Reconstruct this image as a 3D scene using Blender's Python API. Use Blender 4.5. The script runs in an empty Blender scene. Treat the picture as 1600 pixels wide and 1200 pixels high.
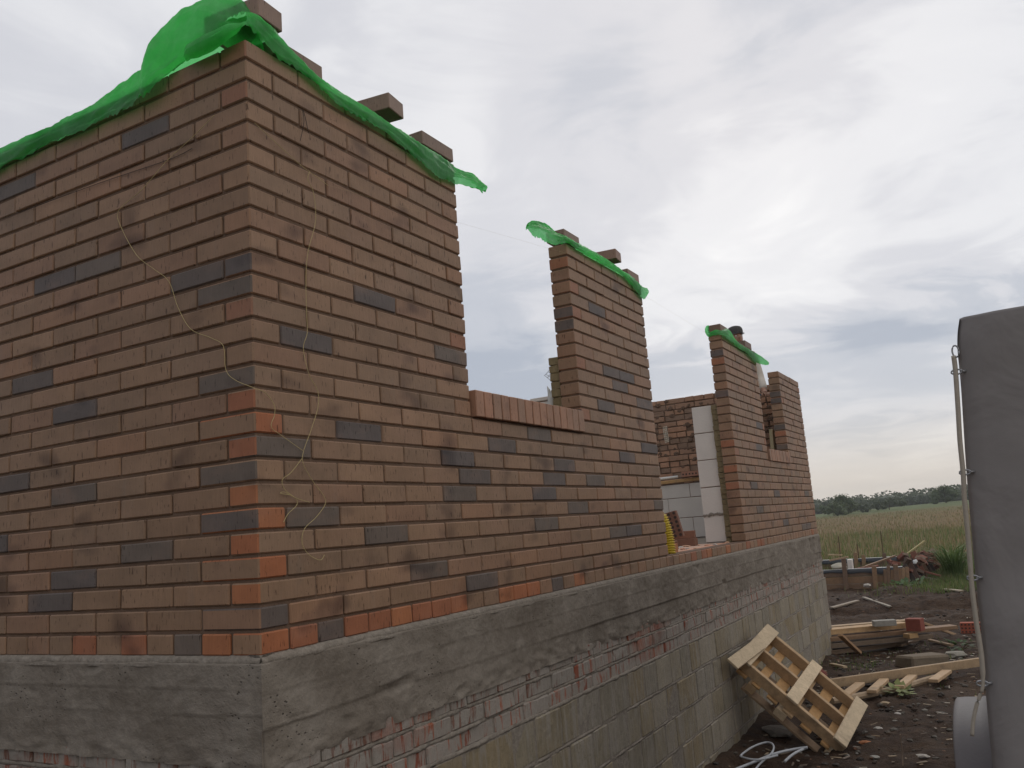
import bpy, bmesh, math, random
from math import radians as R, sin, cos, pi
from mathutils import Vector as V, Matrix, noise as NZ
import numpy as np
random.seed(7); rng = np.random.default_rng(5)
sc = bpy.context.scene; COL = sc.collection

# ------------------------------------------------------------------ camera
RIGHT = V((0.86850015, 0.48994593, -0.07523614)); UP = V((0.14698966, -0.10960372, 0.98304683)); FWD = V((-0.47339363, 0.86483525, 0.16720783))
CAM = V((1.9945, -1.9555, 0.3109)); FPX = 1349.7
cd = bpy.data.cameras.new('camera'); cam = bpy.data.objects.new('camera', cd); COL.objects.link(cam)
cam.matrix_world = Matrix(((RIGHT.x, UP.x, -FWD.x, CAM.x), (RIGHT.y, UP.y, -FWD.y, CAM.y), (RIGHT.z, UP.z, -FWD.z, CAM.z), (0, 0, 0, 1)))
cd.sensor_width = 36; cd.lens = 36 * FPX / 1600; cd.clip_start = 0.05; cd.clip_end = 3000
sc.camera = cam
def on(x, y, ax, v):          # point of the place seen at a photo position, on the plane axis = v
    d = RIGHT * ((x - 800) / FPX) - UP * ((y - 600) / FPX) + FWD
    return CAM + d * ((v - CAM[ax]) / d[ax])

# ------------------------------------------------------------------ world, sun, exposure
SUN_AZ = math.atan2(-0.22, 0.92); SUN_EL = R(32)      # azimuth from +Y towards +X
w = bpy.data.worlds.new('World'); sc.world = w; w.use_nodes = True
nt = w.node_tree; nt.nodes.clear(); N = nt.nodes.new; L = nt.links.new
out = N('ShaderNodeOutputWorld'); bg = N('ShaderNodeBackground'); L(bg.outputs[0], out.inputs[0]); bg.inputs[1].default_value = 0.1
sky = N('ShaderNodeTexSky'); sky.sky_type = 'NISHITA'; sky.sun_disc = False; sky.sun_elevation = SUN_EL; sky.sun_rotation = SUN_AZ
tc = N('ShaderNodeTexCoord')
def vm(op, a, b=None):
    n = N('ShaderNodeVectorMath'); n.operation = op
    L(a, n.inputs[0])
    if b is not None:
        if hasattr(b, 'is_linked'): L(b, n.inputs[1])
        else: n.inputs[1].default_value = b
    return n
def mt(op, a, b=0.0, c=None, clamp=False):
    n = N('ShaderNodeMath'); n.operation = op; n.use_clamp = clamp
    for i, q in enumerate((a, b, c)):
        if q is None: continue
        if hasattr(q, 'is_linked'): L(q, n.inputs[i])
        else: n.inputs[i].default_value = q
    return n.outputs[0]
def ramp(fac, stops):
    n = N('ShaderNodeValToRGB'); L(fac, n.inputs[0]); e = n.color_ramp.elements
    while len(e) < len(stops): e.new(0.5)
    for el, (p, c) in zip(e, stops):
        el.position = p; el.color = (c if len(c) == 4 else tuple(c) + (1,))
    return n.outputs[0]
def mixc(fac, a, b, mode='MIX'):
    n = N('ShaderNodeMix'); n.data_type = 'RGBA'; n.blend_type = mode; n.clamp_factor = True
    for k, q in ((0, fac), (6, a), (7, b)):
        if hasattr(q, 'is_linked'): L(q, n.inputs[k])
        else: n.inputs[k].default_value = q if k == 0 else tuple(q) + (1,) if len(q) == 3 else q
    return n.outputs[2]
sep = N('ShaderNodeSeparateXYZ'); L(tc.outputs['Generated'], sep.inputs[0])
zc = mt('MAXIMUM', sep.outputs[2], 0.0)
den = mt('ADD', zc, 0.16)
cmb = N('ShaderNodeCombineXYZ'); L(mt('DIVIDE', sep.outputs[0], den), cmb.inputs[0]); L(mt('DIVIDE', sep.outputs[1], den), cmb.inputs[1])
cmb.inputs[2].default_value = 3.4
def wn(scale, det, rough, dist=0.0):
    n = N('ShaderNodeTexNoise'); n.inputs['Scale'].default_value = scale; n.inputs['Detail'].default_value = det
    n.inputs['Roughness'].default_value = rough; n.inputs['Distortion'].default_value = dist; L(cmb.outputs[0], n.inputs['Vector']); return n.outputs[0]
n1 = wn(0.95, 5, 0.5, 0.5); n2 = wn(2.6, 7, 0.58, 0.8)
cl = mt('ADD', mt('MULTIPLY', n1, 0.55), mt('MULTIPLY', n2, 0.45))
def glow(px, py, r0, r1):      # thin spots of the cloud deck: smooth lobes about a world direction
    d = (RIGHT * ((px - 800) / FPX) - UP * ((py - 600) / FPX) + FWD).normalized()
    dt = vm('DOT_PRODUCT', tc.outputs['Generated'], tuple(d)).outputs['Value']
    n = N('ShaderNodeMapRange'); n.interpolation_type = 'SMOOTHSTEP'; L(dt, n.inputs[0])
    n.inputs[1].default_value = cos(R(r1)); n.inputs[2].default_value = cos(R(r0)); return n.outputs[0]
br = mt('ADD', mt('MULTIPLY', glow(1060, 400, 0, 13), 0.17), mt('MULTIPLY', glow(1400, 310, 0, 15), 0.10))
br = mt('ADD', br, mt('MULTIPLY', glow(720, 110, 0, 14), 0.05))
br = mt('SUBTRACT', br, mt('MULTIPLY', glow(1080, 90, 0, 15), 0.17))
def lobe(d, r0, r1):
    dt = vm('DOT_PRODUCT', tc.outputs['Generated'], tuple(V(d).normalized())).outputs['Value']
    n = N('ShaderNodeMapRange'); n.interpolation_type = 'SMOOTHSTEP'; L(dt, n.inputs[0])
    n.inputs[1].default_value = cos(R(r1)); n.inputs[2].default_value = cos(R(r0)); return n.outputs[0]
br = mt('ADD', br, mt('MULTIPLY', lobe((0.95, -0.35, 0.5), 15, 85), 0.42))  # unseen bright sky patch behind the camera, added to lift the walls
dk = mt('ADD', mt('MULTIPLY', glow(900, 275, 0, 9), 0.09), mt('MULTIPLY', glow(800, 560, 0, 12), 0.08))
dk = mt('ADD', dk, mt('MULTIPLY', lobe((-0.45, -1.0, 0.25), 10, 75), 0.30))  # unseen darker sky patch, added to dim the left wall
dk = mt('ADD', dk, mt('MULTIPLY', glow(1320, 610, 0, 7), 0.07))
dk = mt('ADD', dk, mt('MULTIPLY', glow(80, 200, 0, 14), 0.02))
bnd = N('ShaderNodeMapRange'); bnd.interpolation_type = 'SMOOTHSTEP'; L(mt('ABSOLUTE', mt('SUBTRACT', mt('ADD', zc, mt('MULTIPLY', n2, 0.09)), 0.210)), bnd.inputs[0]); bnd.inputs[1].default_value = 0.075; bnd.inputs[2].default_value = 0.0
dk = mt('ADD', dk, mt('MULTIPLY', bnd.outputs[0], 0.21))
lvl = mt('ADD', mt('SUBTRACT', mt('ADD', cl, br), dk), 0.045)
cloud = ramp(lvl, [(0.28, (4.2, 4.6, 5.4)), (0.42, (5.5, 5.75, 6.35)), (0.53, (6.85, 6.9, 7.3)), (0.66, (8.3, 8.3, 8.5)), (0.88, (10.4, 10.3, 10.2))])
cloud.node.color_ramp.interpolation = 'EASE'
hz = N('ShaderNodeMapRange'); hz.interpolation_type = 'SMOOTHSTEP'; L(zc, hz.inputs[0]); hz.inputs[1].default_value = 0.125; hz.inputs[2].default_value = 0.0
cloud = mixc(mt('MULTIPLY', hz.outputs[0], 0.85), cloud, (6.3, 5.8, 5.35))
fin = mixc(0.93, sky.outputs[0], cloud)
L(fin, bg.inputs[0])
sl = bpy.data.lights.new('sun', 'SUN'); sl.energy = 0.6; sl.angle = R(25); sl.color = (1, 0.96, 0.9)
so = bpy.data.objects.new('sun', sl); COL.objects.link(so)
sd = V((sin(SUN_AZ) * cos(SUN_EL), cos(SUN_AZ) * cos(SUN_EL), sin(SUN_EL))); so.rotation_euler = sd.to_track_quat('Z', 'Y').to_euler(); so.location = sd * 30
sc.view_settings.view_transform = 'Standard'; sc.view_settings.look = 'None'; sc.view_settings.gamma = 1; sc.view_settings.exposure = 0.0
sc.cycles.max_bounces = 8; sc.cycles.transparent_max_bounces = 8

# ------------------------------------------------------------------ helpers
def tag(o, label=None, cat=None, group=None, kind=None):
    for k, v in (('label', label), ('category', cat), ('group', group), ('kind', kind)):
        if v: o[k] = v
    return o
def empty(name, loc=(0, 0, 0), rz=0.0):
    o = bpy.data.objects.new(name, None); o.empty_display_size = 0.1; o.location = loc; o.rotation_euler = (0, 0, rz); COL.objects.link(o); return o
class MB:
    def __init__(s): s.v = []; s.f = []; s.c = []; s.m = []; s.smooth = False
    def face(s, idx, col=(1, 1, 1), m=0): s.f.append(idx); s.c.append(col); s.m.append(m)
    def cbox(s, a, b, ch=0.002, col=(1, 1, 1), cols=None, m=0, M=None, jit=0.0):
        # chamfered box; cols maps face keys '+x','-x','+y',... to their own colour
        a = V(a); b = V(b); n0 = len(s.v); ix = {}
        ch = min(ch, *(0.45 * (b[i] - a[i]) for i in range(3)))
        for sx in (0, 1):
            for sy in (0, 1):
                for sz in (0, 1):
                    c = V((b.x if sx else a.x, b.y if sy else a.y, b.z if sz else a.z))
                    inn = V((-1 if sx else 1, -1 if sy else 1, -1 if sz else 1)) * ch
                    j = V((random.uniform(-jit, jit), random.uniform(-jit, jit), random.uniform(-jit, jit))) if jit else V()
                    for ax in range(3):
                        p = c + inn; p[ax] = c[ax]; p += j
                        ix[(sx, sy, sz, ax)] = len(s.v); s.v.append(tuple(M @ p if M else p))
        g = lambda k, ax: ix[(k[0], k[1], k[2], ax)]
        names = (('-x', '+x'), ('-y', '+y'), ('-z', '+z'))
        for ax in range(3):
            o1, o2 = [(1, 2), (2, 0), (0, 1)][ax]
            for sgn in (0, 1):
                q = []
                for u, v_ in ((0, 0), (1, 0), (1, 1), (0, 1)):
                    k = [0, 0, 0]; k[ax] = sgn; k[o1] = u; k[o2] = v_; q.append(g(k, ax))
                if not sgn: q.reverse()
                s.face(q, (cols or {}).get(names[ax][sgn], col), m)
        for ax in range(3):
            o1, o2 = [(1, 2), (2, 0), (0, 1)][ax]
            for u in (0, 1):
                for v_ in (0, 1):
                    k0 = [0, 0, 0]; k0[o1] = u; k0[o2] = v_; k1 = list(k0); k1[ax] = 1
                    q = [g(k0, o1), g(k1, o1), g(k1, o2), g(k0, o2)]
                    if (u + v_) % 2 == 1: q.reverse()
                    s.face(q, (cols or {}).get(names[o2][v_], col), m)
        for sx in (0, 1):
            for sy in (0, 1):
                for sz in (0, 1):
                    q = [ix[(sx, sy, sz, i)] for i in range(3)]
                    if (sx + sy + sz) % 2 == 0: q.reverse()
                    s.face(q, col, m)
    def bar(s, p, q, wd, th, up=V((0, 0, 1)), ch=0.003, col=(1, 1, 1), m=0, jit=0.0):
        p = V(p); q = V(q); x = (q - p); ln = x.length; x.normalize(); y = V(up).cross(x).normalized(); z = x.cross(y)
        M = Matrix(((x.x, y.x, z.x, p.x), (x.y, y.y, z.y, p.y), (x.z, y.z, z.z, p.z), (0, 0, 0, 1)))
        s.cbox((0, -wd / 2, -th / 2), (ln, wd / 2, th / 2), ch, col, m=m, M=M, jit=jit)
    def tube(s, pts, r, seg=8, col=(1, 1, 1), m=0, caps=True):
        pts = [V(p) for p in pts]; rs = r if isinstance(r, (list, tuple)) else [r] * len(pts); rings = []
        for i, p in enumerate(pts):
            t = (pts[min(i + 1, len(pts) - 1)] - pts[max(i - 1, 0)]).normalized()
            a = t.cross(V((0, 0, 1)) if abs(t.z) < 0.9 else V((1, 0, 0))).normalized(); b = t.cross(a)
            rings.append(len(s.v))
            for k in range(seg):
                an = 2 * pi * k / seg; s.v.append(tuple(p + (a * cos(an) + b * sin(an)) * rs[i]))
        for r0, r1 in zip(rings, rings[1:]):
            for k in range(seg): s.face([r0 + k, r1 + k, r1 + (k + 1) % seg, r0 + (k + 1) % seg], col, m)
        if caps:
            s.face([rings[0] + k for k in range(seg)], col, m); s.face([rings[-1] + k for k in reversed(range(seg))], col, m)
    def grid(s, rows, col=(1, 1, 1), m=0):
        n0 = len(s.v); W = len(rows[0])
        for r_ in rows: s.v.extend(tuple(p) for p in r_)
        for i in range(len(rows) - 1):
            for j in range(W - 1): s.face([n0 + i * W + j, n0 + i * W + j + 1, n0 + (i + 1) * W + j + 1, n0 + (i + 1) * W + j], col, m)
    def blob(s, c, rad, seed=0, amp=0.3, sub=2, col=(1, 1, 1), m=0, sq=(1, 1, 1), fr=1.3):
        bm = bmesh.new(); bmesh.ops.create_icosphere(bm, subdivisions=sub, radius=1.0)
        n0 = len(s.v)
        for v_ in bm.verts:
            d = 1 + amp * NZ.noise(v_.co * fr + V((seed * 7.3, seed * 3.1, seed)))
            s.v.append((c[0] + v_.co.x * rad * sq[0] * d, c[1] + v_.co.y * rad * sq[1] * d, c[2] + v_.co.z * rad * sq[2] * d))
        for f in bm.faces: s.face([n0 + v_.index for v_ in f.verts], col, m)
        bm.free()
    def build(s, name, mats, parent=None, smooth=False):
        me = bpy.data.meshes.new(name); me.from_pydata(s.v, [], s.f); me.update()
        for mm in (mats if isinstance(mats, (list, tuple)) else [mats]): me.materials.append(mm)
        me.polygons.foreach_set('material_index', s.m)
        if smooth or s.smooth: me.polygons.foreach_set('use_smooth', [True] * len(s.f))
        at = me.color_attributes.new('Col', 'FLOAT_COLOR', 'CORNER')
        buf = []
        for f, c in zip(s.f, s.c):
            c4 = tuple(c[:3]) + (1.0,)
            for _ in f: buf.extend(c4)
        at.data.foreach_set('color', buf)
        o = bpy.data.objects.new(name, me); COL.objects.link(o)
        if parent: o.parent = parent
        return o
def catmull(pts, n):
    pts = [V(p) for p in pts]; out_ = []
    for i in range(len(pts) - 1):
        p0, p1, p2, p3 = pts[max(i - 1, 0)], pts[i], pts[i + 1], pts[min(i + 2, len(pts) - 1)]
        for k in range(n):
            t = k / n; out_.append(0.5 * ((2 * p1) + (p2 - p0) * t + (2 * p0 - 5 * p1 + 4 * p2 - p3) * t * t + (3 * p1 - p0 - 3 * p2 + p3) * t ** 3))
    out_.append(pts[-1]); return out_

# ------------------------------------------------------------------ materials
def newmat(name):
    m = bpy.data.materials.new(name); m.use_nodes = True
    global nt, N, L
    nt = m.node_tree; nt.nodes.clear(); N = nt.nodes.new; L = nt.links.new
    o = N('ShaderNodeOutputMaterial'); b = N('ShaderNodeBsdfPrincipled'); L(b.outputs[0], o.inputs[0]); return m, b, o
def coords(scale=(1, 1, 1), kind='Object'):
    t = N('ShaderNodeTexCoord'); mp = N('ShaderNodeMapping'); mp.inputs['Scale'].default_value = scale; L(t.outputs[kind], mp.inputs[0]); return mp.outputs[0]
def nz(scale, det=4, rough=0.55, vec=None, dist=0.0):
    n = N('ShaderNodeTexNoise'); n.inputs['Scale'].default_value = scale; n.inputs['Detail'].default_value = det; n.inputs['Roughness'].default_value = rough
    n.inputs['Distortion'].default_value = dist
    L(vec if vec is not None else coords(), n.inputs['Vector']); return n.outputs[0]
def attr():
    a = N('ShaderNodeAttribute'); a.attribute_name = 'Col'; return a.outputs['Color']
def bump(b, h, strength=0.4, dist=0.01):
    n = N('ShaderNodeBump'); n.inputs['Strength'].default_value = strength; n.inputs['Distance'].default_value = dist; L(h, n.inputs['Height']); L(n.outputs[0], b.inputs['Normal']); return n
def setc(b, c):
    if hasattr(c, 'is_linked'): L(c, b.inputs['Base Color'])
    else: b.inputs['Base Color'].default_value = tuple(c) + (1,)
def rgb(f, lo, hi): return ramp(f, [(0.0, (lo,) * 3), (1.0, (hi,) * 3)])
MT = {}
def simple(name, col, rough=0.7, var=0.25, nscale=12, bmp=0.3, bscale=60, vec=(1, 1, 1), spec=0.3, use_attr=False, metal=0.0):
    m, b, o = newmat(name); v = coords(vec)
    k = rgb(nz(nscale, 5, 0.6, v), 1 - var, 1 + var)
    c = mixc(1.0, attr() if use_attr else col, k, 'MULTIPLY') if not use_attr else mixc(1.0, mixc(1.0, attr(), col, 'MULTIPLY'), k, 'MULTIPLY')
    setc(b, c); b.inputs['Roughness'].default_value = rough; b.inputs['Specular IOR Level'].default_value = spec; b.inputs['Metallic'].default_value = metal
    if bmp: bump(b, nz(bscale, 4, 0.6, v), bmp, 0.006)
    MT[name] = m; return m

# clinker brick: per brick colour, dark drag scratches, soft fade spots
m, b, o = newmat('clinker'); MT['clinker'] = m
vs = coords((120, 120, 24)); s1 = nz(1.0, 2, 0.5, vs)
scr = ramp(s1, [(0.650, (1, 1, 1)), (0.70, (0.40, 0.36, 0.34))])
fine = rgb(nz(1.0, 3, 0.7, coords((160, 160, 14))), 0.80, 1.2)
patch = rgb(nz(7.0, 4, 0.6, coords((1, 1, 1.5))), 0.74, 1.26)
pink = nz(4.5, 3, 0.5, coords((1, 1, 1.8)))
c = mixc(1.0, attr(), fine, 'MULTIPLY'); c = mixc(1.0, c, patch, 'MULTIPLY'); c = mixc(mt('MULTIPLY', ramp(pink, [(0.52, (0, 0, 0)), (0.68, (1, 1, 1))]), 0.22), c, (0.31, 0.18, 0.125))
c = mixc(1.0, c, scr, 'MULTIPLY')
fade = ramp(nz(4.2, 2, 0.4, coords((1, 1, 1.6))), [(0.60, (1, 1, 1)), (0.74, (0.52, 0.50, 0.52))]); c = mixc(1.0, c, fade, 'MULTIPLY')
spk = ramp(nz(120, 2, 0.5), [(0.66, (1, 1, 1)), (0.74, (0.62, 0.60, 0.58))]); c = mixc(1.0, c, spk, 'MULTIPLY')
dirt = ramp(nz(9, 6, 0.65, coords((1, 1, 0.35))), [(0.60, (0, 0, 0)), (0.76, (1, 1, 1))])
c = mixc(mt('MULTIPLY', dirt, 0.20), c, (0.20, 0.18, 0.16))
setc(b, c); b.inputs['Roughness'].default_value = 0.55; b.inputs['Specular IOR Level'].default_value = 0.24
hh = mt('ADD', mt('MULTIPLY', s1, -0.5), nz(1.0, 3, 0.6, coords((70, 70, 25)))); bump(b, hh, 0.28, 0.004)
simple('mortar', (0.135, 0.085, 0.058), 0.9, 0.35, 25, 0.6, 90)
simple('rough_brick', (1, 1, 1), 0.85, 0.35, 18, 0.7, 60, use_attr=True)
simple('red_brick', (0.26, 0.085, 0.05), 0.8, 0.3, 20, 0.5, 80)
simple('brown_brick', (0.19, 0.125, 0.09), 0.7, 0.25, 22, 0.4, 80)
simple('block_white', (0.62, 0.565, 0.51), 0.85, 0.10, 7, 0.35, 70)
simple('block_white_old', (0.54, 0.49, 0.44), 0.85, 0.14, 5, 0.35, 70)
simple('wool', (0.20, 0.155, 0.085), 0.95, 0.4, 30, 0.8, 90, (1, 1, 0.3))
simple('wood_new', (1, 1, 1), 0.65, 0.22, 9, 0.3, 40, (3, 3, 3), use_attr=True)
simple('steel_rust', (0.10, 0.055, 0.035), 0.8, 0.4, 40)
simple('cord_grey', (0.36, 0.315, 0.26), 0.7, 0.15, 40)
simple('film_black', (0.02, 0.022, 0.026), 0.35, 0.3, 20, 0.4, 30, spec=0.5)
simple('plastic_white', (0.62, 0.62, 0.60), 0.5, 0.1, 12)
simple('cable_grey', (0.42, 0.43, 0.45), 0.5, 0.15, 30)
simple('stone', (1, 1, 1), 0.9, 0.35, 25, 0.6, 50, use_attr=True)
simple('twine', (0.42, 0.33, 0.16), 0.8, 0.15, 60, 0)
simple('twine_dark', (0.05, 0.035, 0.03), 0.8, 0.2, 60, 0)
simple('hose_yellow', (0.50, 0.36, 0.03), 0.45, 0.1, 20, 0.1)
simple('leaf', (1, 1, 1), 0.6, 0.25, 8, 0, use_attr=True)
m = MT['leaf']; nt = m.node_tree; N = nt.nodes.new; L = nt.links.new
pb_ = [n for n in nt.nodes if n.type == 'BSDF_PRINCIPLED'][0]; ou_ = [n for n in nt.nodes if n.type == 'OUTPUT_MATERIAL'][0]
tl_ = N('ShaderNodeBsdfTranslucent'); L(pb_.inputs['Base Color'].links[0].from_socket, tl_.inputs[0]); ml_ = N('ShaderNodeMixShader'); ml_.inputs[0].default_value = 0.4; L(pb_.outputs[0], ml_.inputs[1]); L(tl_.outputs[0], ml_.inputs[2]); L(ml_.outputs[0], ou_.inputs[0])
simple('bark', (0.07, 0.05, 0.035), 0.9, 0.3, 20)
simple('skin', (0.34, 0.19, 0.13), 0.55, 0.1, 20, 0.1)
simple('shirt', (0.50, 0.45, 0.39), 0.9, 0.1, 15, 0.3, 50)
simple('trousers', (0.06, 0.065, 0.08), 0.9, 0.15, 15, 0.3, 50)
simple('cap', (0.062, 0.058, 0.055), 0.9, 0.15, 25, 0.3, 80)
simple('rubber', (0.03, 0.03, 0.03), 0.8, 0.2, 20)
simple('steel_grey', (0.30, 0.30, 0.31), 0.45, 0.12, 15, 0.1, metal=0.6)
simple('foam', (0.50, 0.46, 0.37), 0.8, 0.1, 20)
# wood with grain along each plank is handled by the colour attribute plus stretched noise
m, b, o = newmat('wood'); MT['wood'] = m
t = N('ShaderNodeTexCoord'); g1 = nz(1.0, 5, 0.65, coords((14, 14, 14)), 1.2); g2 = nz(1, 3, 0.6, coords((55, 55, 55)))
c = mixc(1.0, attr(), rgb(g1, 0.66, 1.3), 'MULTIPLY'); c = mixc(1.0, c, rgb(g2, 0.8, 1.18), 'MULTIPLY')
c = mixc(mt('MULTIPLY', ramp(nz(5, 4, 0.6), [(0.56, (0, 0, 0)), (0.72, (1, 1, 1))]), 0.5), c, (0.11, 0.085, 0.06))
setc(b, c); b.inputs['Roughness'].default_value = 0.72; b.inputs['Specular IOR Level'].default_value = 0.25; bump(b, g2, 0.35, 0.004)
# cast concrete band
m, b, o = newmat('concrete'); MT['concrete'] = m
n_a = nz(3.2, 7, 0.65, coords((1, 1, 1.6)), 0.4); n_b = nz(30, 5, 0.65)
c = ramp(n_a, [(0.28, (0.140, 0.114, 0.090)), (0.50, (0.192, 0.162, 0.132)), (0.70, (0.265, 0.230, 0.192))])
c = mixc(1.0, c, rgb(n_b, 0.72, 1.28), 'MULTIPLY')
pit = N('ShaderNodeTexVoronoi'); pit.inputs['Scale'].default_value = 46; L(coords((1, 1, 1.4)), pit.inputs['Vector'])
pitm = mt('MULTIPLY', ramp(pit.outputs['Distance'], [(0.10, (1, 1, 1)), (0.24, (0, 0, 0))]), ramp(nz(4.0, 3, 0.5), [(0.54, (0, 0, 0)), (0.64, (1, 1, 1))]))
c = mixc(mt('MULTIPLY', pitm, 0.8), c, (0.035, 0.03, 0.027))
stain = ramp(nz(5, 5, 0.6, coords((1, 1, 0.3))), [(0.58, (0, 0, 0)), (0.74, (1, 1, 1))])
c = mixc(mt('MULTIPLY', stain, 0.4), c, (0.12, 0.10, 0.075))
setc(b, c); b.inputs['Roughness'].default_value = 0.9; b.inputs['Specular IOR Level'].default_value = 0.2
bump(b, mt('ADD', mt('ADD', n_b, mt('MULTIPLY', n_a, 1.6)), mt('MULTIPLY', pitm, -1.0)), 0.6, 0.012)
# concrete wall blocks with runs of cement milk
def blockmat(name, runs, base=None):
    m, b, o = newmat(name); MT[name] = m
    n_b = nz(26, 5, 0.7); n_a = nz(5, 5, 0.6)
    c = mixc(1.0, attr(), rgb(n_b, 0.66, 1.34), 'MULTIPLY'); c = mixc(1.0, c, rgb(n_a, 0.72, 1.28), 'MULTIPLY')
    rib = nz(1, 3, 0.6, coords((60, 60, 3.0))); c = mixc(1.0, c, rgb(rib, 0.84, 1.16), 'MULTIPLY')
    run = nz(1, 6, 0.72, coords((26, 26, 4.5)), 0.5); big = nz(1.7, 4, 0.6)
    f = mt('MULTIPLY', ramp(run, [(0.52 - runs * 0.10, (0, 0, 0)), (0.62 - runs * 0.12, (1, 1, 1))]), ramp(big, [(0.40 - 0.12 * runs, (0, 0, 0)), (0.56 - .12 * runs, (1, 1, 1))]))
    c = mixc(mt('MULTIPLY', f, min(0.96, 0.62 + 0.3 * runs)), c, (0.27, 0.240, 0.206))
    setc(b, c); b.inputs['Roughness'].default_value = 0.9
    bump(b, mt('ADD', mt('ADD', n_b, mt('MULTIPLY', rib, 0.8)), mt('MULTIPLY', run, 0.8)), 0.65, 0.012)
blockmat('wall_block', 0.35); blockmat('smeared_brick', 1.25)
m, b, o = newmat('cement_squeeze'); MT['cement_squeeze'] = m
n_b = nz(40, 5, 0.7); setc(b, ramp(n_b, [(0.3, (0.150, 0.124, 0.098)), (0.7, (0.285, 0.245, 0.202))])); b.inputs['Roughness'].default_value = 0.9; bump(b, n_b, 0.8, 0.01)
# green building film, lets light through
m, b, o = newmat('green_film'); MT['green_film'] = m
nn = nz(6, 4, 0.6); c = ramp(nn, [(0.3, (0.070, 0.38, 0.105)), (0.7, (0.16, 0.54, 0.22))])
dust_sheen = ramp(nz(5, 5, 0.65), [(0.50, (0, 0, 0)), (0.72, (1, 1, 1))]); c = mixc(mt('MULTIPLY', dust_sheen, 0.5), c, (0.27, 0.46, 0.30))  # pale patches: dust plus backlit sheen painted into the film colour
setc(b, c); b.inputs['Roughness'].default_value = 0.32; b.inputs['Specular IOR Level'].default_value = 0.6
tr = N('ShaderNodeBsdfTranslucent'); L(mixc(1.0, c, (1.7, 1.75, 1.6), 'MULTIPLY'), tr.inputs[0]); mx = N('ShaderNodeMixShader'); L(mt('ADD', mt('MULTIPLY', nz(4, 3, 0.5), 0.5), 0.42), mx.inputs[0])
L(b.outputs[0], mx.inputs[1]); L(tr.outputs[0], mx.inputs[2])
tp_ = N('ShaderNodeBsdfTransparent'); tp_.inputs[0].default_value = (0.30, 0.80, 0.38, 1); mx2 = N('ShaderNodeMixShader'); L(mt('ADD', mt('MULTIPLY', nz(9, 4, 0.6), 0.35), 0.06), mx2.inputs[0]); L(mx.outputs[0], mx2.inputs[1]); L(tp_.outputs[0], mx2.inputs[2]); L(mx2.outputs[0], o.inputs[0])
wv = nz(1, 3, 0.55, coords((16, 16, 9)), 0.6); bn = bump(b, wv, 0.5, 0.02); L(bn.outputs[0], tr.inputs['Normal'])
# trailer canvas
m, b, o = newmat('canvas'); MT['canvas'] = m
n_a = nz(2.6, 5, 0.6); c = ramp(n_a, [(0.3, (0.200, 0.180, 0.172)), (0.7, (0.232, 0.211, 0.203))])
c = mixc(mt('MULTIPLY', ramp(nz(1.3, 5, 0.6, coords((1, 1, 0.5))), [(0.55, (0, 0, 0)), (0.75, (1, 1, 1))]), 0.22), c, (0.23, 0.185, 0.14))
setc(b, c); b.inputs['Roughness'].default_value = 0.62
bump(b, mt('ADD', mt('MULTIPLY', nz(3, 4, 0.5, dist=0.6), 2.0), mt('MULTIPLY', nz(400, 2, 0.5), 0.05)), 0.35, 0.03)
simple('fender_grey', (0.17, 0.155, 0.155), 0.6, 0.15, 8, 0.2, 60)
# soil
m, b, o = newmat('soil'); MT['soil'] = m
n_a = nz(0.9, 6, 0.6); n_b = nz(11, 6, 0.7); n_c = nz(55, 4, 0.7)
c = ramp(n_b, [(0.25, (0.019, 0.0098, 0.0056)), (0.5, (0.047, 0.0255, 0.0145)), (0.75, (0.096, 0.056, 0.033))])
c = mixc(1.0, c, rgb(n_c, 0.6, 1.4), 'MULTIPLY')
c = mixc(mt('MULTIPLY', ramp(n_a, [(0.50, (0, 0, 0)), (0.66, (1, 1, 1))]), 0.55), c, (0.098, 0.064, 0.040))
setc(b, c); b.inputs['Roughness'].default_value = 0.85; b.inputs['Specular IOR Level'].default_value = 0.2; bump(b, mt('ADD', n_b, mt('MULTIPLY', n_c, 0.5)), 0.9, 0.05)
m, b, o = newmat('meadow'); MT['meadow'] = m
n_a = nz(0.035, 6, 0.6); n_b = nz(0.6, 6, 0.7, coords((1, 0.35, 1))); n_c = nz(4, 4, 0.7, coords((1, 0.3, 1)))
c = ramp(n_a, [(0.33, (0.165, 0.130, 0.055)), (0.48, (0.185, 0.125, 0.062)), (0.62, (0.150, 0.130, 0.052)), (0.75, (0.115, 0.130, 0.050))])
c = mixc(1.0, c, rgb(n_b, 0.7, 1.3), 'MULTIPLY'); c = mixc(1.0, c, rgb(n_c, 0.65, 1.3), 'MULTIPLY')
gy = N('ShaderNodeSeparateXYZ'); L(coords(), gy.inputs[0])
far = N('ShaderNodeMapRange'); far.interpolation_type = 'SMOOTHSTEP'; L(mt('ADD', gy.outputs[1], mt('MULTIPLY', n_a, 30)), far.inputs[0]); far.inputs[1].default_value = 118; far.inputs[2].default_value = 145
c = mixc(mt('MULTIPLY', far.outputs[0], 0.85), c, (0.105, 0.140, 0.060))
setc(b, c); b.inputs['Roughness'].default_value = 0.95; b.inputs['Specular IOR Level'].default_value = 0.1; bump(b, n_c, 0.8, 0.3)

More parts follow.
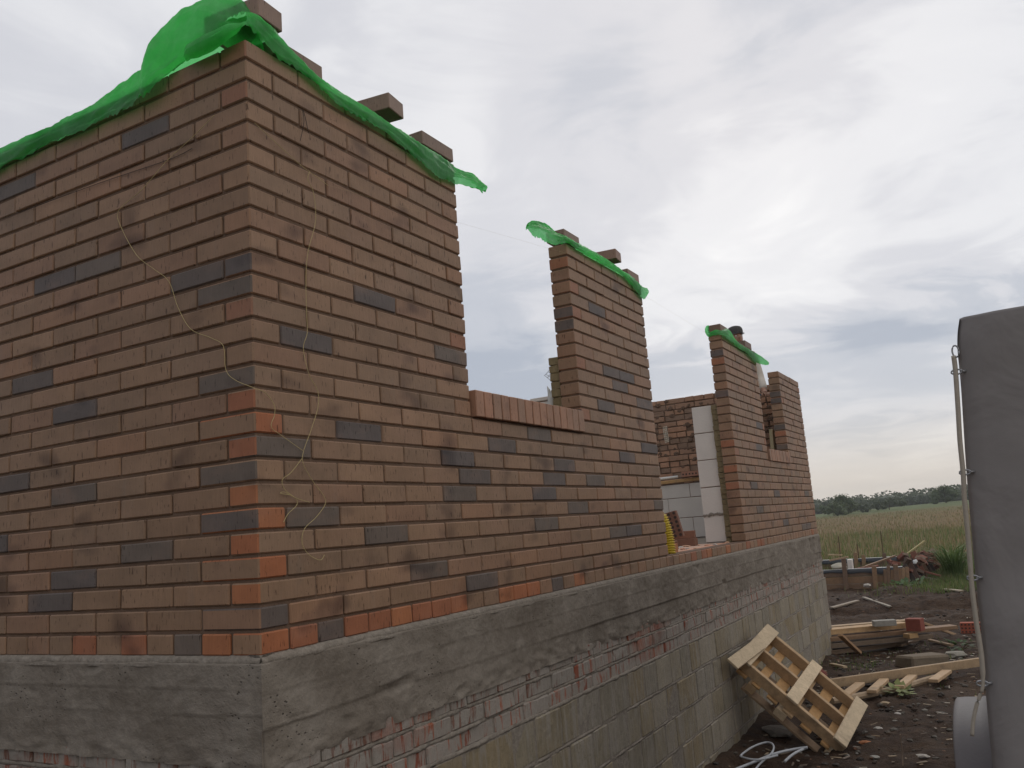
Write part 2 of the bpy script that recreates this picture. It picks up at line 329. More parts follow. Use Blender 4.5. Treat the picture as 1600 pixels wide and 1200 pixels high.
# ------------------------------------------------------------------ ground and field
G0 = -1.40
def gz(x, y):
    z = G0
    z += 0.05 * NZ.noise(V((x * 0.7, y * 0.7, 0.3))) + 0.03 * NZ.noise(V((x * 2.3, y * 2.3, 4.0)))
    z -= 0.03 * math.exp(-(((x - 0.8) / 0.7) ** 2 + ((y - 4.9) / 1.2) ** 2))
    if x > -0.5: z += 0.12 * math.exp(-((x - 0.0) / 0.22) ** 2) * (0.6 + 0.8 * NZ.noise(V((0.5, y * 1.1, 2.0)))) * max(0, min(1, (9.4 - y)))
    z += 0.28 * math.exp(-(((x - 0.6) / 1.7) ** 2 + ((y - 14.4) / 1.1) ** 2)) * (0.8 + 0.5 * NZ.noise(V((x, y, 9))))   # spoil heap before the formwork
    z += 0.16 * math.exp(-(((x - 1.6) / 1.0) ** 2 + ((y - 11.9) / 0.35) ** 2))
    z += 0.07 * sin((y - 0.25 * x) * 5.2) * math.exp(-((y - 12.6) / 1.0) ** 2)                                          # wheel ruts
    return z
def fz(x, y):                                  # meadow: dips, then rises to the right far off
    t = max(0.0, min(1.0, (y - 60) / 110.0)); t = t * t * (3 - 2 * t)
    s = max(0.0, min(1.0, (x + 45) / 60.0)); s = s * s * (3 - 2 * s)
    r_ = max(0.0, (y - 175) / 200.0)
    return G0 - 0.02 + t * (0.25 + 1.05 * s) - 0.02 * math.sin(x * .05) - 6 * r_
def soil_sheet(x0, x1, y0, y1, st, mb):
    nx = int((x1 - x0) / st); ny = int((y1 - y0) / st)
    rows = []
    for j in range(ny + 1):
        y = y0 + (y1 - y0) * j / ny
        rows.append([])
        for i in range(nx + 1):
            x = x0 + (x1 - x0) * i / nx; z = gz(x, y)
            z += 0.030 * NZ.fractal(V((x * 5, y * 5, 1.0)), 0.75, 2.1, 5)
            rows[-1].append((x, y, z))
    mb.grid(rows)
g = MB(); soil_sheet(-7, 6, -5, 20.5, 0.06, g); g_o = g.build('ground', MT['soil'], smooth=True); tag(g_o, kind='structure')
fm = MB(); ys = [-700, -300, -100, -40, -12] + [19.6 + 0.6 * i for i in range(14)] + [28 + 4 * i for i in range(45)] + [215 + 30 * i for i in range(10)] + [600, 1000, 1800]
xs = [-1500, -900, -500, -300] + [-220 + 6 * i for i in range(75)] + [260, 420, 700, 1200]
rows = []
for y in ys:
    rows.append([(x, y, fz(x, y) - (0.25 if (-10 < y < 20.2) or y < 0 else 0) ) for x in xs])
fm.grid(rows); fo = fm.build('meadow', MT['meadow'], smooth=True); tag(fo, kind='structure')

# ------------------------------------------------------------------ the brick house
house = empty('unfinished_brick_house', (0, 0, G0)); OFF = V((0, 0, G0))
tag(house, 'unfinished brown clinker brick house on a grey concrete band and block basement wall', 'house')
def part(mb, name, mats, parent=house, smooth=False):
    o_ = mb.build(name, mats, None, smooth); o_.parent = parent
    o_.matrix_parent_inverse = Matrix.Translation(-parent.location) if parent is house else Matrix.Identity(4)
    return o_
BROWN = [(0.246, 0.150, 0.093), (0.232, 0.142, 0.088), (0.260, 0.158, 0.097), (0.246, 0.142, 0.089), (0.228, 0.144, 0.092)]
REDDISH = [(0.272, 0.152, 0.090), (0.260, 0.148, 0.090), (0.268, 0.160, 0.097)]
DARK = [(0.120, 0.093, 0.080), (0.136, 0.104, 0.084), (0.112, 0.089, 0.080)]
ORANGE = [(0.33, 0.120, 0.055), (0.29, 0.112, 0.058), (0.34, 0.132, 0.060)]
def bcol(y=0.0):
    q = random.random(); far_ = min(1, max(0, (y - 1.0) / 5))
    base = random.choice(REDDISH) if q < 0.08 + 0.30 * far_ else random.choice(BROWN)
    if random.random() < 0.02: base = random.choice(DARK)
    k = random.uniform(0.93, 1.07); return tuple(v_ * k for v_ in base)
CH = 0.075; BH = 0.065
def spots(lst, ax):            # photo positions of single odd coloured bricks -> (coordinate along the wall, course)
    r_ = []
    for x, y in lst:
        p = on(x, y, ax, 0.0); r_.append((p.y if ax == 0 else p.x, int(p.z // CH)))
    return r_
F_DARK = spots([(480, 530), (707, 557), (588, 470), (445, 697), (565, 673), (720, 716), (745, 745), (723, 771), (612, 833), (690, 888), (755, 905), (515, 983), (430, 960), (788, 697), (883, 727), (867, 748), (851, 771), (904, 794), (929, 752), (945, 638), (1002, 635), (953, 587), (1009, 704), (978, 716), (1028, 791), (855, 819), (843, 673), (870, 910), (1188, 668), (1262, 770), (1210, 770), (1183, 790), (963, 832), (505, 800)], 0)
F_ORANGE = spots([(425, 660), (424, 810), (430, 885), (440, 1005), (560, 975), (595, 968), (628, 960), (660, 950), (690, 943), (790, 930), (812, 922), (835, 917), (903, 893)], 0)
S_DARK = spots([(305, 432), (365, 415), (355, 593), (112, 645), (37, 600), (20, 755), (112, 772), (375, 737), (226, 862), (95, 905), (294, 1007), (4, 850), (222, 207), (27, 285), (360, 815)], 1)
S_ORANGE = spots([(375, 625), (365, 700), (378, 852), (380, 917), (340, 1007), (128, 1007), (208, 1008), (370, 770), (365, 340), (370, 278)], 1)
front = MB(); side = MB()
def hit(lst, a, b, r_):
    return any(r_ == rr and a - 0.004 <= q <= b + 0.004 for q, rr in lst)
def facecol(a, b, r_, D, O, y=0.0):
    if hit(D, a, b, r_): return random.choice(DARK)
    if hit(O, a, b, r_): return random.choice(ORANGE)
    if r_ == 0 and random.random() < 0.35: return random.choice(ORANGE if random.random() < 0.3 else REDDISH)
    return bcol(y)
P1, P2a, P2b, P3a, P3b, P4a, P4b = 1.29, 2.475, 3.685, 5.70, 6.95, 7.96, 9.09
def solid(r_):
    z = r_ * CH
    if r_ == 0: return [(0, P4b)]
    if r_ <= 10: return [(0, P2b), (P3a, P4b)]
    s_ = [(0, P1)]
    if r_ in (11, 12):
        s_ = [(0, P1 + 0.0), (P2a, P2b), (P3a, P3b), (P4a, P4b)]
        return s_
    s_ = []
    if r_ < 27: s_.append((0, P1))
    if r_ < 26: s_ += [(P2a, P2b), (P3a, P3b)]
    if r_ < 25: s_.append((P4a, P4b))
    return s_
TOL = 0.0022
for r_ in range(27):
    z0 = r_ * CH; z1 = z0 + BH
    for (a, b) in solid(r_):
        if r_ == 0: js = [0.125 + 0.13 * k for k in range(80)]
        else: js = [(0.125 if r_ % 2 else 0.255) + 0.26 * k for k in range(40)]
        cuts = [a] + [j for j in js if a + 0.055 < j < b - 0.055] + [b]
        for i in range(len(cuts) - 1):
            y0 = cuts[i] + (0.0037 if i else 0); y1 = cuts[i + 1] - (0.0037 if i < len(cuts) - 2 else 0)
            e = random.uniform(-TOL, TOL); cc = facecol(y0, y1, r_, F_DARK, F_ORANGE, y0)
            last = i == len(cuts) - 2; first = i == 0
            if (last or (first and a > 0)) and y1 - y0 < 0.15 and not hit(F_DARK, y0, y1, r_) and r_ > 0 and random.random() < 0.75: cc = random.choice(REDDISH + [(0.27, 0.125, 0.072)])
            if a == 0 and i == 0:          # quoin brick, seen on both faces
                xx = -0.25 if (r_ % 2 or r_ == 0) else -0.12
                if r_ == 0: xx = -0.12
                sc_ = facecol(xx, 0, r_, S_DARK, S_ORANGE)
                if r_ % 2 == 0 and r_ > 12 and not hit(S_DARK, xx, 0, r_): sc_ = random.choice(REDDISH + [(0.26, 0.125, 0.075)])
                front.cbox((xx, 0, z0), (0, y1, z1), 0.0045, cc, {'-y': sc_})
            else:
                cols = None
                if not last and a > 0 and first or a > 0 and first:
                    q = random.random(); jc = random.choice(DARK) if q < 0.14 else random.choice([(0.30, 0.125, 0.068)] + REDDISH) if q < 0.55 else random.choice(BROWN)
                    cols = {'-y': jc}
                front.cbox((-0.12, y0, z0), (e, y1, z1), 0.0042, cc, cols, jit=0.0010)
# mortar bodies, recessed behind the faces
MR = 0.007
def mort(mb, a, b): mb.cbox(a, b, 0.0005, (1, 1, 1), m=1)
mort(front, (-0.111, 0.02, 0.0), (-MR, P4b - MR, 0.0695))
for a, b in ((0.02, P2b - MR), (P3a + MR, P4b - MR)): mort(front, (-0.111, a, 0.0695), (-MR, b, 0.822))
mort(front, (-0.111, 0.02, 0.822), (-MR, P1 - MR, 2.012))
mort(front, (-0.111, P2a + MR, 0.822), (-MR, P2b - MR, 1.937)); mort(front, (-0.111, P3a + MR, 0.822), (-MR, P3b - MR, 1.937)); mort(front, (-0.111, P4a + MR, 0.822), (-MR, P4b - MR, 1.862))
part(front, 'front_wall', [MT['clinker'], MT['mortar']])
SX = -6.2
for r_ in range(27):
    z0 = r_ * CH; z1 = z0 + BH
    if r_ == 0: js = [-0.125 - 0.13 * k for k in range(50)]
    else: js = [(-0.255 if r_ % 2 else -0.125) - 0.26 * k for k in range(26)]
    cuts = [j for j in js if j > SX + 0.05] + [SX]
    for i in range(len(cuts) - 1):
        x1 = cuts[i] - 0.0037; x0 = cuts[i + 1] + 0.0037
        e = random.uniform(-TOL, TOL)
        side.cbox((x0, e, z0), (x1, 0.12, z1), 0.0042, facecol(x0, x1, r_, S_DARK, S_ORANGE), jit=0.0010)
mort(side, (SX + 0.01, MR, 0.0), (-0.112, 0.111, 2.012)); mort(side, (-0.1119, MR, 0.0), (-MR, 0.0199, 2.012))
part(side, 'side_wall', [MT['clinker'], MT['mortar']])
# rowlock window sills
def sill(a, b, z0, z1, pitch=0.0755):
    s_ = MB(); n = int(round((b - a) / pitch)); st = (b - a) / n
    for i in range(n):
        y0 = a + st * i + 0.004; y1 = a + st * (i + 1) - 0.004
        s_.cbox((-0.13, y0, z0), (0.020 + random.uniform(-.002, .002), y1, z1), 0.003, random.choice([(0.33, 0.175, 0.110), (0.30, 0.165, 0.105), (0.35, 0.180, 0.112), (0.28, 0.165, 0.11)]), jit=0.0008)
    s_.cbox((-0.125, a + 0.006, z0 + 0.004), (0.010, b - 0.006, z1 - 0.012), 0.001, m=1)
    o_ = part(s_, 'window_sill', [MT['clinker'], MT['mortar']]); return o_
sill(1.305, 2.47, 0.825, 0.945); sill(6.965, 7.945, 0.815, 0.935)
# gable (seen from inside: rough brick backs with smeared mortar), inner block leaf, floor
gab = MB(); RB = [(0.33, 0.19, 0.12), (0.29, 0.175, 0.115), (0.36, 0.205, 0.13), (0.23, 0.15, 0.105)]
for r_ in range(25):
    x = -0.13 - (0.13 if r_ % 2 else 0); z0 = r_ * CH
    while x > SX:
        wd = random.choice([0.12, 0.12, 0.25]); e = random.uniform(-0.012, 0.012)
        x0 = max(SX, x - wd)
        gab.cbox((x0, 8.97 + e, z0 + random.uniform(0, .004)), (x, P4b - 0.002, z0 + BH), 0.005, random.choice(RB), jit=0.003); x = x0 - random.uniform(0.008, 0.02)
    for _ in range(34):       # squeezed mortar lumps
        xx = random.uniform(SX, -0.2); gab.blob((xx, 8.972, z0 - 0.005 + random.uniform(-.01, .05)), random.uniform(0.012, 0.035), random.random() * 50, 0.5, 1, m=1, sq=(1.3, 0.5, 1.0))
gab.cbox((SX, 8.984, 0.001), (-0.122, P4b - 0.012, 1.862), 0.001, m=1)
part(gab, 'gable_wall', [MT['rough_brick'], MT['mortar']])
def blockrun(mb, p0, p1, th, z0, z1, bl=0.6, bh=0.25, off=0.0, mcol=1):
    # aerated block wall from p0 to p1 (plan), thickness th to the left of travel
    d = V((p1[0] - p0[0], p1[1] - p0[1], 0)); ln = d.length; d.normalize(); n_ = V((-d.y, d.x, 0))
    M = Matrix(((d.x, n_.x, 0, p0[0]), (d.y, n_.y, 0, p0[1]), (0, 0, 1, 0), (0, 0, 0, 1)))
    z = z0; k = 0
    while z < z1 - 0.02:
        zt = min(z + bh, z1); x = -off if k % 2 == 0 else -bl / 2 - off
        while x < ln:
            a = max(0, x); b = min(ln, x + bl)
            if b - a > 0.03: mb.cbox((a + 0.002, random.uniform(0, .003), z + 0.003), (b - 0.002, th, zt - 0.003), 0.004, M=M, jit=0.001)
            x += bl
        z = zt; k += 1
    mb.cbox((0.006, 0.006, z0), (ln - 0.006, th - 0.006, z1 - 0.008), 0.001, M=M, m=mcol)
il = MB()
blockrun(il, (SX, 8.67), (-0.40, 8.67), 0.20, 0.06, 0.735)
part(il, 'inner_gable_wall', [MT['block_white_old'], MT['mortar']])
col_ = MB(); blockrun(col_, (-0.385, 5.80), (-0.192, 5.80), 1.05, 0.072, 1.315, 0.7, 0.247)
part(col_, 'inner_block_wall', [MT['block_white'], MT['mortar']])
sm = MB()
for k in range(9): sm.blob((-0.37 + k * 0.02, 5.797, 0.318 + random.uniform(-.008, .008)), random.uniform(.012, .02), k, 0.4, 1, sq=(1.2, 0.3, 0.8))
part(sm, 'mortar_smear', MT['cement_squeeze'])
il2 = MB(); blockrun(il2, (-0.40, 2.62), (-0.195, 2.62), 0.98, 0.06, 1.09, 0.6, 0.25)
part(il2, 'inner_block_wall', [MT['block_white'], MT['mortar']])
for a_, b_, t_, z_ in (((-0.195, 0.33), (-0.195, 2.615), 0.2, 0.80), ((-0.195, 6.86), (-0.195, 8.66), 0.2, 0.78), ((SX, 0.20), (-0.20, 0.20), 0.12, 1.05)):
    il3 = MB(); blockrun(il3, a_, b_, t_, 0.06, z_, 0.6, 0.25); part(il3, 'inner_block_wall', [MT['block_white_old'], MT['mortar']])
for (y0, y1, z1) in ((2.50, 3.62, 1.285), (5.76, 6.92, 1.30)):
    n = 26; wl = MB()
    for k in range(n):
        za = 0.066 + (z1 - 0.066) * k / n; zb = 0.066 + (z1 - 0.066) * (k + 1) / n
        wl.cbox((-0.187, y0 - random.uniform(0, .012), za), (-0.123, y1, zb + 0.001), 0.004, jit=0.003)
    part(wl, 'insulation_strip', MT['wool'])
fl = MB(); fl.cbox((SX, 0.13, -0.25), (-0.123, 8.965, 0.055), 0.005); part(fl, 'floor_slab', MT['concrete'])
thr = MB(); thr.cbox((-0.20, 3.74, 0.056), (-0.122, 5.69, 0.068), 0.003, (0.50, 0.26, 0.17)); 
for k in range(60): thr.blob((random.uniform(-.9, -.13), random.uniform(4.0, 5.7), 0.07), random.uniform(.006, .02), k, .4, 1, random.choice([(.45, .22, .14), (.4, .36, .32), (.5, .3, .2)]), sq=(1.5, 1.5, .5))
thr.cbox((-1.1, 3.9, 0.0552), (-0.2, 5.78, 0.066), 0.002, (0.42, 0.27, 0.20))
part(thr, 'threshold', MT['rough_brick'])
bd = MB(); bd.bar((-2.6, 8.70, 0.757), (-0.7, 8.70, 0.787), 0.12, 0.04, ch=0.004, col=(0.42, 0.25, 0.11)); part(bd, 'timber_board', MT['wood'])
# mortar bed and cast concrete band with board marks
def concrete_face(mb, org, dx, nrm, length, zt, zb, seed, st=0.02, lips=(0.115, 0.235)):
    nx = int(length / st); nzz = int((zt - zb) / 0.006); rows = []
    for j in range(nzz + 1):
        z = zt + (zb - zt) * j / nzz; rw = []
        for i in range(nx + 1):
            u = length * i / nx; P = V((u, z * 1.0, seed))
            d = 0.006 * NZ.fractal(V((u * 2.2, z * 3, seed)), 0.8, 2.0, 3) + 0.003 * NZ.noise(V((u * 30, z * 30, seed)))
            lip = z - (zt - lips[0] + 0.006 * NZ.noise(V((u * 1.3, 0, seed + 3)))); mk = max(0.0, min(1.0, 0.35 + 1.6 * NZ.noise(V((u * .6, 2, seed))))); mk2 = max(0.15, min(1.0, 0.7 + 1.6 * NZ.noise(V((u * .45, 12, seed))))); d += mk * (0.004 + 0.004 * NZ.noise(V((u * 2, 1, seed)))) * math.exp(-(lip / 0.0035) ** 2) + (0.003 * mk if lip > 0 else 0)
            if z < zb + 0.09: d += 0.012 * NZ.fractal(V((u * 14, z * 16, seed + 5)), 0.8, 2.0, 3) * (zb + 0.09 - z) / 0.09
            d = d if 0.03 < u else d * max(0.0, u / 0.03)
            lip2 = z - (zt - lips[1] + 0.010 * NZ.noise(V((u * 0.8, 5, seed + 3)))); d += mk2 * (0.004 + 0.005 * NZ.noise(V((u * 2.5, 7, seed)))) * math.exp(-(lip2 / 0.0035) ** 2) - (0.008 * mk2 if lip2 < 0 else 0)
            hole = NZ.noise(V((u * 9, z * 12, seed + 8))) + 0.6 * NZ.noise(V((u * 1.1, z * 2, seed + 9)))
            if hole > 0.55: d -= 0.05 * (hole - 0.55)
            rw.append(V(org) + V(dx) * u + V(nrm) * (0.012 + d) + V((0, 0, z)))
        rows.append(rw)
    top = [p - V(nrm) * 0.05 + V((0, 0, 0.004)) for p in rows[0]]
    mb.grid([top] + rows)
cb = MB(); concrete_face(cb, (0, -0.012, 0), (0, 1, 0), (1, 0, 0), P4b + 0.02, -0.022, -0.330, 1.0, lips=(0.085, 0.190))
concrete_face(cb, (0.012, 0, 0), (-1, 0, 0), (0, -1, 0), 6.2, -0.022, -0.325, 5.0, lips=(0.072, 0.150))
cbo = part(cb, 'concrete_band', MT['concrete'], smooth=True)
cx = MB(); cx.cbox((SX, 0.014, -0.42), (-0.014, P4b, -0.02), 0.004); cx_o = cx.build('core', MT['concrete']); cx_o.parent = cbo
mb_ = MB()
def bed(org, dx, nrm, length, seed):
    nx = int(length / 0.02); prof = [(-0.05, 0.003), (-0.004, 0.001), (0.006, -0.006), (0.010, -0.016), (0.006, -0.026), (-0.01, -0.029)]
    rows = []
    for i in range(nx + 1):
        u = length * i / nx; k = 1 + 0.9 * NZ.noise(V((u * 3, seed, 0))) + 0.5 * NZ.noise(V((u * 11, seed, 2)))
        rows.append([V(org) + V(dx) * u + V(nrm) * (a * k if a > 0 else a) + V((0, 0, z * (0.85 + 0.3 * k if z < 0 else 1))) for a, z in prof])
    mb_.grid(rows)
    x = 0.0
    while x < length:            # lips of squeezed-out mortar
        ln = random.uniform(0.1, 0.45)
        if random.random() < 0.55:
            rr = []
            for i in range(14):
                u = x + ln * i / 13; e = max(0.0, sin(pi * i / 13)) ** 0.6; rr.append([V(org) + V(dx) * u + V(nrm) * a * e + V((0, 0, z - 0.004 * NZ.noise(V((u * 20, 1, seed))))) for a, z in ((0.004, -0.016), (0.017 + .006 * NZ.noise(V((u * 15, 0, 0))), -0.030), (0.012, -0.036), (0.0, -0.037))])
            mb_.grid(rr)
        x += ln
bed((0, -0.004, 0), (0, 1, 0), (1, 0, 0), P4b, 1.0); bed((0.004, 0, 0), (-1, 0, 0), (0, -1, 0), 6.2, 4.0); mb_.cbox((-0.03, -0.003, -0.036), (0.003, 0.03, -0.001), 0.002)
part(mb_, 'mortar_bed', MT['cement_squeeze'], smooth=True)
# smeared red brick courses under the concrete, then the block wall
rb = MB(); pl = MB(); sq = MB()
def run_courses(mb, org, dx, nrm, length, zt, zb, h, lens, cols, dep=0.0, jm=0.010, ch=0.006, jit=0.003, rec=0.009):
    d = V(dx); n_ = V(nrm); M = Matrix(((d.x, n_.x, 0, org[0]), (d.y, n_.y, 0, org[1]), (0, 0, 1, 0), (0, 0, 0, 1)))
    z = zt; k = 0
    flip = d.cross(n_).z < 0
    while z > zb:
        x = -random.uniform(0, lens[-1]) * (k % 2)
        while x < length:
            l_ = random.choice(lens); a = max(0, x); b_ = min(length, x + l_)
            if b_ - a > 0.04:
                e = dep + random.uniform(-0.004, 0.003)
                mb.cbox((a + jm / 2, -0.12, z - h + jm), (b_ - jm / 2, e, z), ch, random.choice(cols), M=M, jit=jit)
            x += l_
        # mortar squeezed from the bed joints
        sdv = random.random() * 60; rows_ = []; nn_ = int(length / 0.02)
        for i in range(nn_ + 1):
            u = length * i / nn_; k = NZ.fractal(V((u * 4, sdv, 0)), .9, 2.1, 3) + 0.55 * NZ.noise(V((u * 34, sdv, 3))) + .1
            o_ = max(-0.012, 0.013 * k - 0.0035); hh_ = 0.007 + 0.008 * NZ.noise(V((u * 16, sdv, 6)))
            zz_ = z + jm / 2 + 0.003 * NZ.noise(V((u * 9, sdv, 9)))
            rows_.append([M @ V((u, dep - 0.016, zz_ + hh_)), M @ V((u, dep + o_ * .7, zz_ + hh_ * .8)), M @ V((u, dep + o_, zz_ - hh_ * .2)), M @ V((u, dep + o_ * .6, zz_ - hh_)), M @ V((u, dep - 0.016, zz_ - hh_ * 1.1))])
        sq.grid(rows_)
        z -= h; k += 1
    mb.cbox((0.012, -0.115, zb - h), (length - 0.012, dep - rec, zt - 0.002), 0.001, M=M, m=1)
RC = [(0.24, 0.066, 0.032), (0.21, 0.062, 0.034), (0.16, 0.075, 0.05), (0.27, 0.078, 0.036)]
BC = [(0.225, 0.188, 0.130), (0.245, 0.205, 0.145), (0.25, 0.202, 0.130), (0.225, 0.194, 0.150), (0.225, 0.175, 0.105), (0.265, 0.225, 0.168), (0.200, 0.170, 0.125), (0.215, 0.175, 0.115)]
run_courses(rb, (0, 0), (0, 1, 0), (1, 0, 0), P4b, -0.300, -0.53, 0.078, [0.12, 0.25, 0.25], RC)
run_courses(rb, (-0.121, 0), (-1, 0, 0), (0, -1, 0), 6.0, -0.300, -0.53, 0.078, [0.25, 0.25, 0.12], RC, dep=0.0)
part(rb, 'brick_band', [MT['smeared_brick'], MT['cement_squeeze']])
run_courses(pl, (0, 0), (0, 1, 0), (1, 0, 0), P4b + 0.02, -0.532, -1.62, 0.193, [0.20, 0.20, 0.26, 0.39, 0.20], BC, dep=0.012, jm=0.014, ch=0.007, jit=0.003, rec=0.004)
run_courses(pl, (-0.121, 0), (-1, 0, 0), (0, -1, 0), 6.0, -0.532, -1.62, 0.193, [0.20, 0.39, 0.39], BC, dep=0.008, jm=0.014, ch=0.007, jit=0.003, rec=0.004)
pl.cbox((SX, P4b - 0.12, -1.72), (-0.125, P4b - 0.004, -0.405), 0.006, (0.155, 0.14, 0.115)); pl.cbox((SX, 0.13, -1.72), (SX + 0.2, P4b - .13, -0.405), 0.006, (0.155, 0.14, 0.115))
part(pl, 'block_basement_wall', [MT['wall_block'], MT['cement_squeeze']])
part(sq, 'mortar_squeeze', MT['cement_squeeze'], smooth=True)

# ------------------------------------------------------------------ green films on the wall heads
def film(name, stations, label, seed, n=10, wr=0.008):
    # stations: rows of cross-section points from the lower outer edge over the head to the back
    K = len(stations[0]); cross = [catmull([st[k] for st in stations], n) for k in range(K)]
    rows = []
    for i in range(len(cross[0])):
        cs = catmull([cross[k][i] for k in range(K)], 8); rw = []
        for j, p in enumerate(cs):
            q = V(p); sl_ = q.x + q.y; jj = j * 5 / 8
            f = 1.1 * NZ.noise(V((sl_ * 5 + jj * .25, jj * .45, seed))) + 1.3 * (0.5 - abs(NZ.noise(V((sl_ * 9 - jj * .5, jj * .5, seed + 7)))) * 1.6)
            f2 = 1.0 - 2.2 * abs(NZ.noise(V((sl_ * 22 + jj * .9, jj * .8, seed + 3))))
            edge = 1.0 if j == 0 else 0.0
            q += V((f * wr * .8 + f2 * wr * .35, -f * wr * .8 - f2 * wr * .35, f * wr * .7 + f2 * wr * .4 + edge * 0.018 * NZ.noise(V((q.x * 60, q.y * 60, seed)))))
            rw.append(q)
        rows.append(rw)
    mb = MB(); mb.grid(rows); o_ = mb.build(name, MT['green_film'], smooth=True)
    tag(o_, label, 'plastic sheet', 'green sheets over the wall heads'); 
    return o_
S = []
H = 2.022
for x, lo, y_lo, rg, bk in ((-6.1, 1.90, -.016, 2.075, 1.93), (-4.5, 1.93, -.02, 2.06, 1.93), (-3.0, 1.90, -.016, 2.07, 1.94), (-2.0, 1.915, -.018, 2.06, 1.93), (-1.39, 1.923, -.020, 2.050, 1.93), (-1.04, 1.940, -.016, 2.045, 1.94), (-0.86, 1.925, -.022, 2.05, 1.93), (-0.70, 1.935, -.018, 2.07, 1.93), (-0.60, 1.932, -.026, 2.088, 1.95), (-0.52, 1.942, -.030, 2.105, 1.96)):
    S.append([(x, y_lo, lo), (x, -0.022, (lo + H) / 2), (x, -0.004, rg - 0.028), (x, 0.05, rg), (x, 0.115, rg - 0.02), (x, 0.145, bk)])
S += [[(-0.455, -.045, 1.936), (-0.46, -.05, 1.98), (-0.47, -.03, 2.10), (-0.48, .05, 2.165), (-0.47, .13, 2.13), (-0.46, .16, 1.97)],
      [(-0.395, -.034, 1.968), (-0.405, -.05, 2.01), (-0.42, -.045, 2.13), (-0.42, .05, 2.225), (-0.42, .14, 2.16), (-0.42, .17, 1.99)],
      [(-0.345, -.012, 2.000), (-0.35, -.035, 2.035), (-0.35, -.04, 2.16), (-0.34, .05, 2.250), (-0.34, .14, 2.19), (-0.34, .17, 2.02)],
      [(-0.27, -.010, 2.022), (-0.27, -.035, 2.055), (-0.27, -.03, 2.18), (-0.26, .05, 2.266), (-0.26, .13, 2.20), (-0.26, .16, 2.03)],
      [(-0.18, -.012, 2.030), (-0.18, -.03, 2.065), (-0.18, -.02, 2.17), (-0.17, .05, 2.268), (-0.17, .12, 2.21), (-0.17, .16, 2.04)],
      [(-0.09, -.014, 2.022), (-0.09, -.02, 2.05), (-0.09, -.008, 2.12), (-0.08, .05, 2.215), (-0.08, .11, 2.17), (-0.09, .15, 2.04)],
      [(-0.02, -.016, 2.020), (-0.02, -.016, 2.035), (-0.015, .00, 2.06), (-0.02, .05, 2.135), (-0.03, .10, 2.10), (-0.05, .14, 2.03)]]
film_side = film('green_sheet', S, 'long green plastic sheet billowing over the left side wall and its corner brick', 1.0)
fold = MB(); fp_ = catmull([on(291, 88, 1, -.03), on(297, 80, 1, -.045), on(312, 74, 1, -.05), on(335, 62, 1, -.05), on(358, 48, 1, -.045), on(376, 40, 1, -.035), on(384, 36, 1, -.02)], 5)
rws = []
for i, p in enumerate(fp_):
    t = i / (len(fp_) - 1); r_ = 0.006 + 0.022 * sin(pi * min(1, t * 1.15 + .06)) ** .6
    rws.append([p + V((0.3 * r_ * cos(a) * 0, -r_ * .75 * cos(a), r_ * 1.15 * sin(a) + .006 * NZ.noise(V((t * 6, a, 0))))) for a in [2 * pi * k / 14 for k in range(15)]])
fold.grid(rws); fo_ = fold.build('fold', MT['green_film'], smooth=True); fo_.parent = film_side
def edgefilm(low, up, label, seed, xlo=0.016, xup=0.004, free=None, hz_=H):
    S_ = []
    m_ = len(low)
    for (lx, ly), (ux, uy) in zip(low, up):
        a = on(lx, ly, 0, xlo); b_ = on(ux, uy, 0, xup)
        mid = (a + b_) / 2; mid.x = max(xlo, xup) + 0.008
        bk = [(-0.05, b_.y, max(b_.z, hz_) + 0.006), (-0.115, b_.y, max(b_.z - .01, hz_)), (-0.135, b_.y, b_.z - 0.07)]
        if free and not (free[0] < b_.y < free[1]): bk = [(b_.x - .008, b_.y + .004, b_.z - .002), (b_.x - .014, b_.y + .006, b_.z - .012), (b_.x - .018, b_.y + .008, b_.z - .03)]
        S_.append([tuple(a), tuple(mid), tuple(b_)] + bk)
    return film('green_sheet', S_, label, seed, 10, 0.006)
low1 = [(383, 38), (399, 50), (424, 80), (437, 92), (470, 112), (498, 137), (528, 164), (570, 190), (606, 212), (636, 236), (660, 257), (684, 279), (700, 284), (714, 288), (738, 294), (759, 299)]
up1 = [(379, 22), (398, 24), (424, 44), (437, 60), (470, 98), (498, 124), (528, 144), (570, 168), (606, 192), (636, 211), (660, 228), (684, 244), (700, 256), (714, 266), (738, 273), (757, 292)]
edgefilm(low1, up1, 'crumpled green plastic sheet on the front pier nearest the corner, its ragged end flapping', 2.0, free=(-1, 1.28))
low2 = [(823, 356), (832, 368), (843, 373), (853, 379), (866, 383), (887, 381), (901, 391), (920, 401), (940, 413), (960, 424), (980, 438), (995, 457), (1005, 469), (1011, 462)]
up2 = [(824, 351), (832, 347), (845, 349), (856, 354), (868, 364), (882, 370), (902, 381), (920, 390), (940, 402), (956, 412), (974, 425), (988, 434), (1001, 447), (1011, 452)]
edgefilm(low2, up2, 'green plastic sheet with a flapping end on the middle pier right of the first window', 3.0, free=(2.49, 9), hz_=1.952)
S_ = [[(-0.15, 5.71, 1.97), (-0.14, 5.685, 1.985), (-0.13, 5.67, 2.00), (-0.12, 5.69, 2.02), (-0.11, 5.74, 2.02), (-0.13, 5.80, 1.96)],
      [(-0.118, 5.692, 1.915), (-0.115, 5.685, 1.935), (-0.11, 5.68, 1.95), (-0.11, 5.72, 1.965), (-0.12, 5.78, 1.96), (-0.14, 5.84, 1.93)],
      [(-0.05, 5.69, 1.925), (-0.05, 5.682, 1.945), (-0.045, 5.685, 1.965), (-0.06, 5.74, 1.97), (-0.10, 5.80, 1.965), (-0.14, 5.86, 1.94)]]
low3 = [(1130, 525), (1138, 531), (1146, 537), (1155, 545), (1168, 553), (1180, 566), (1187, 569), (1194, 570), (1200, 571)]
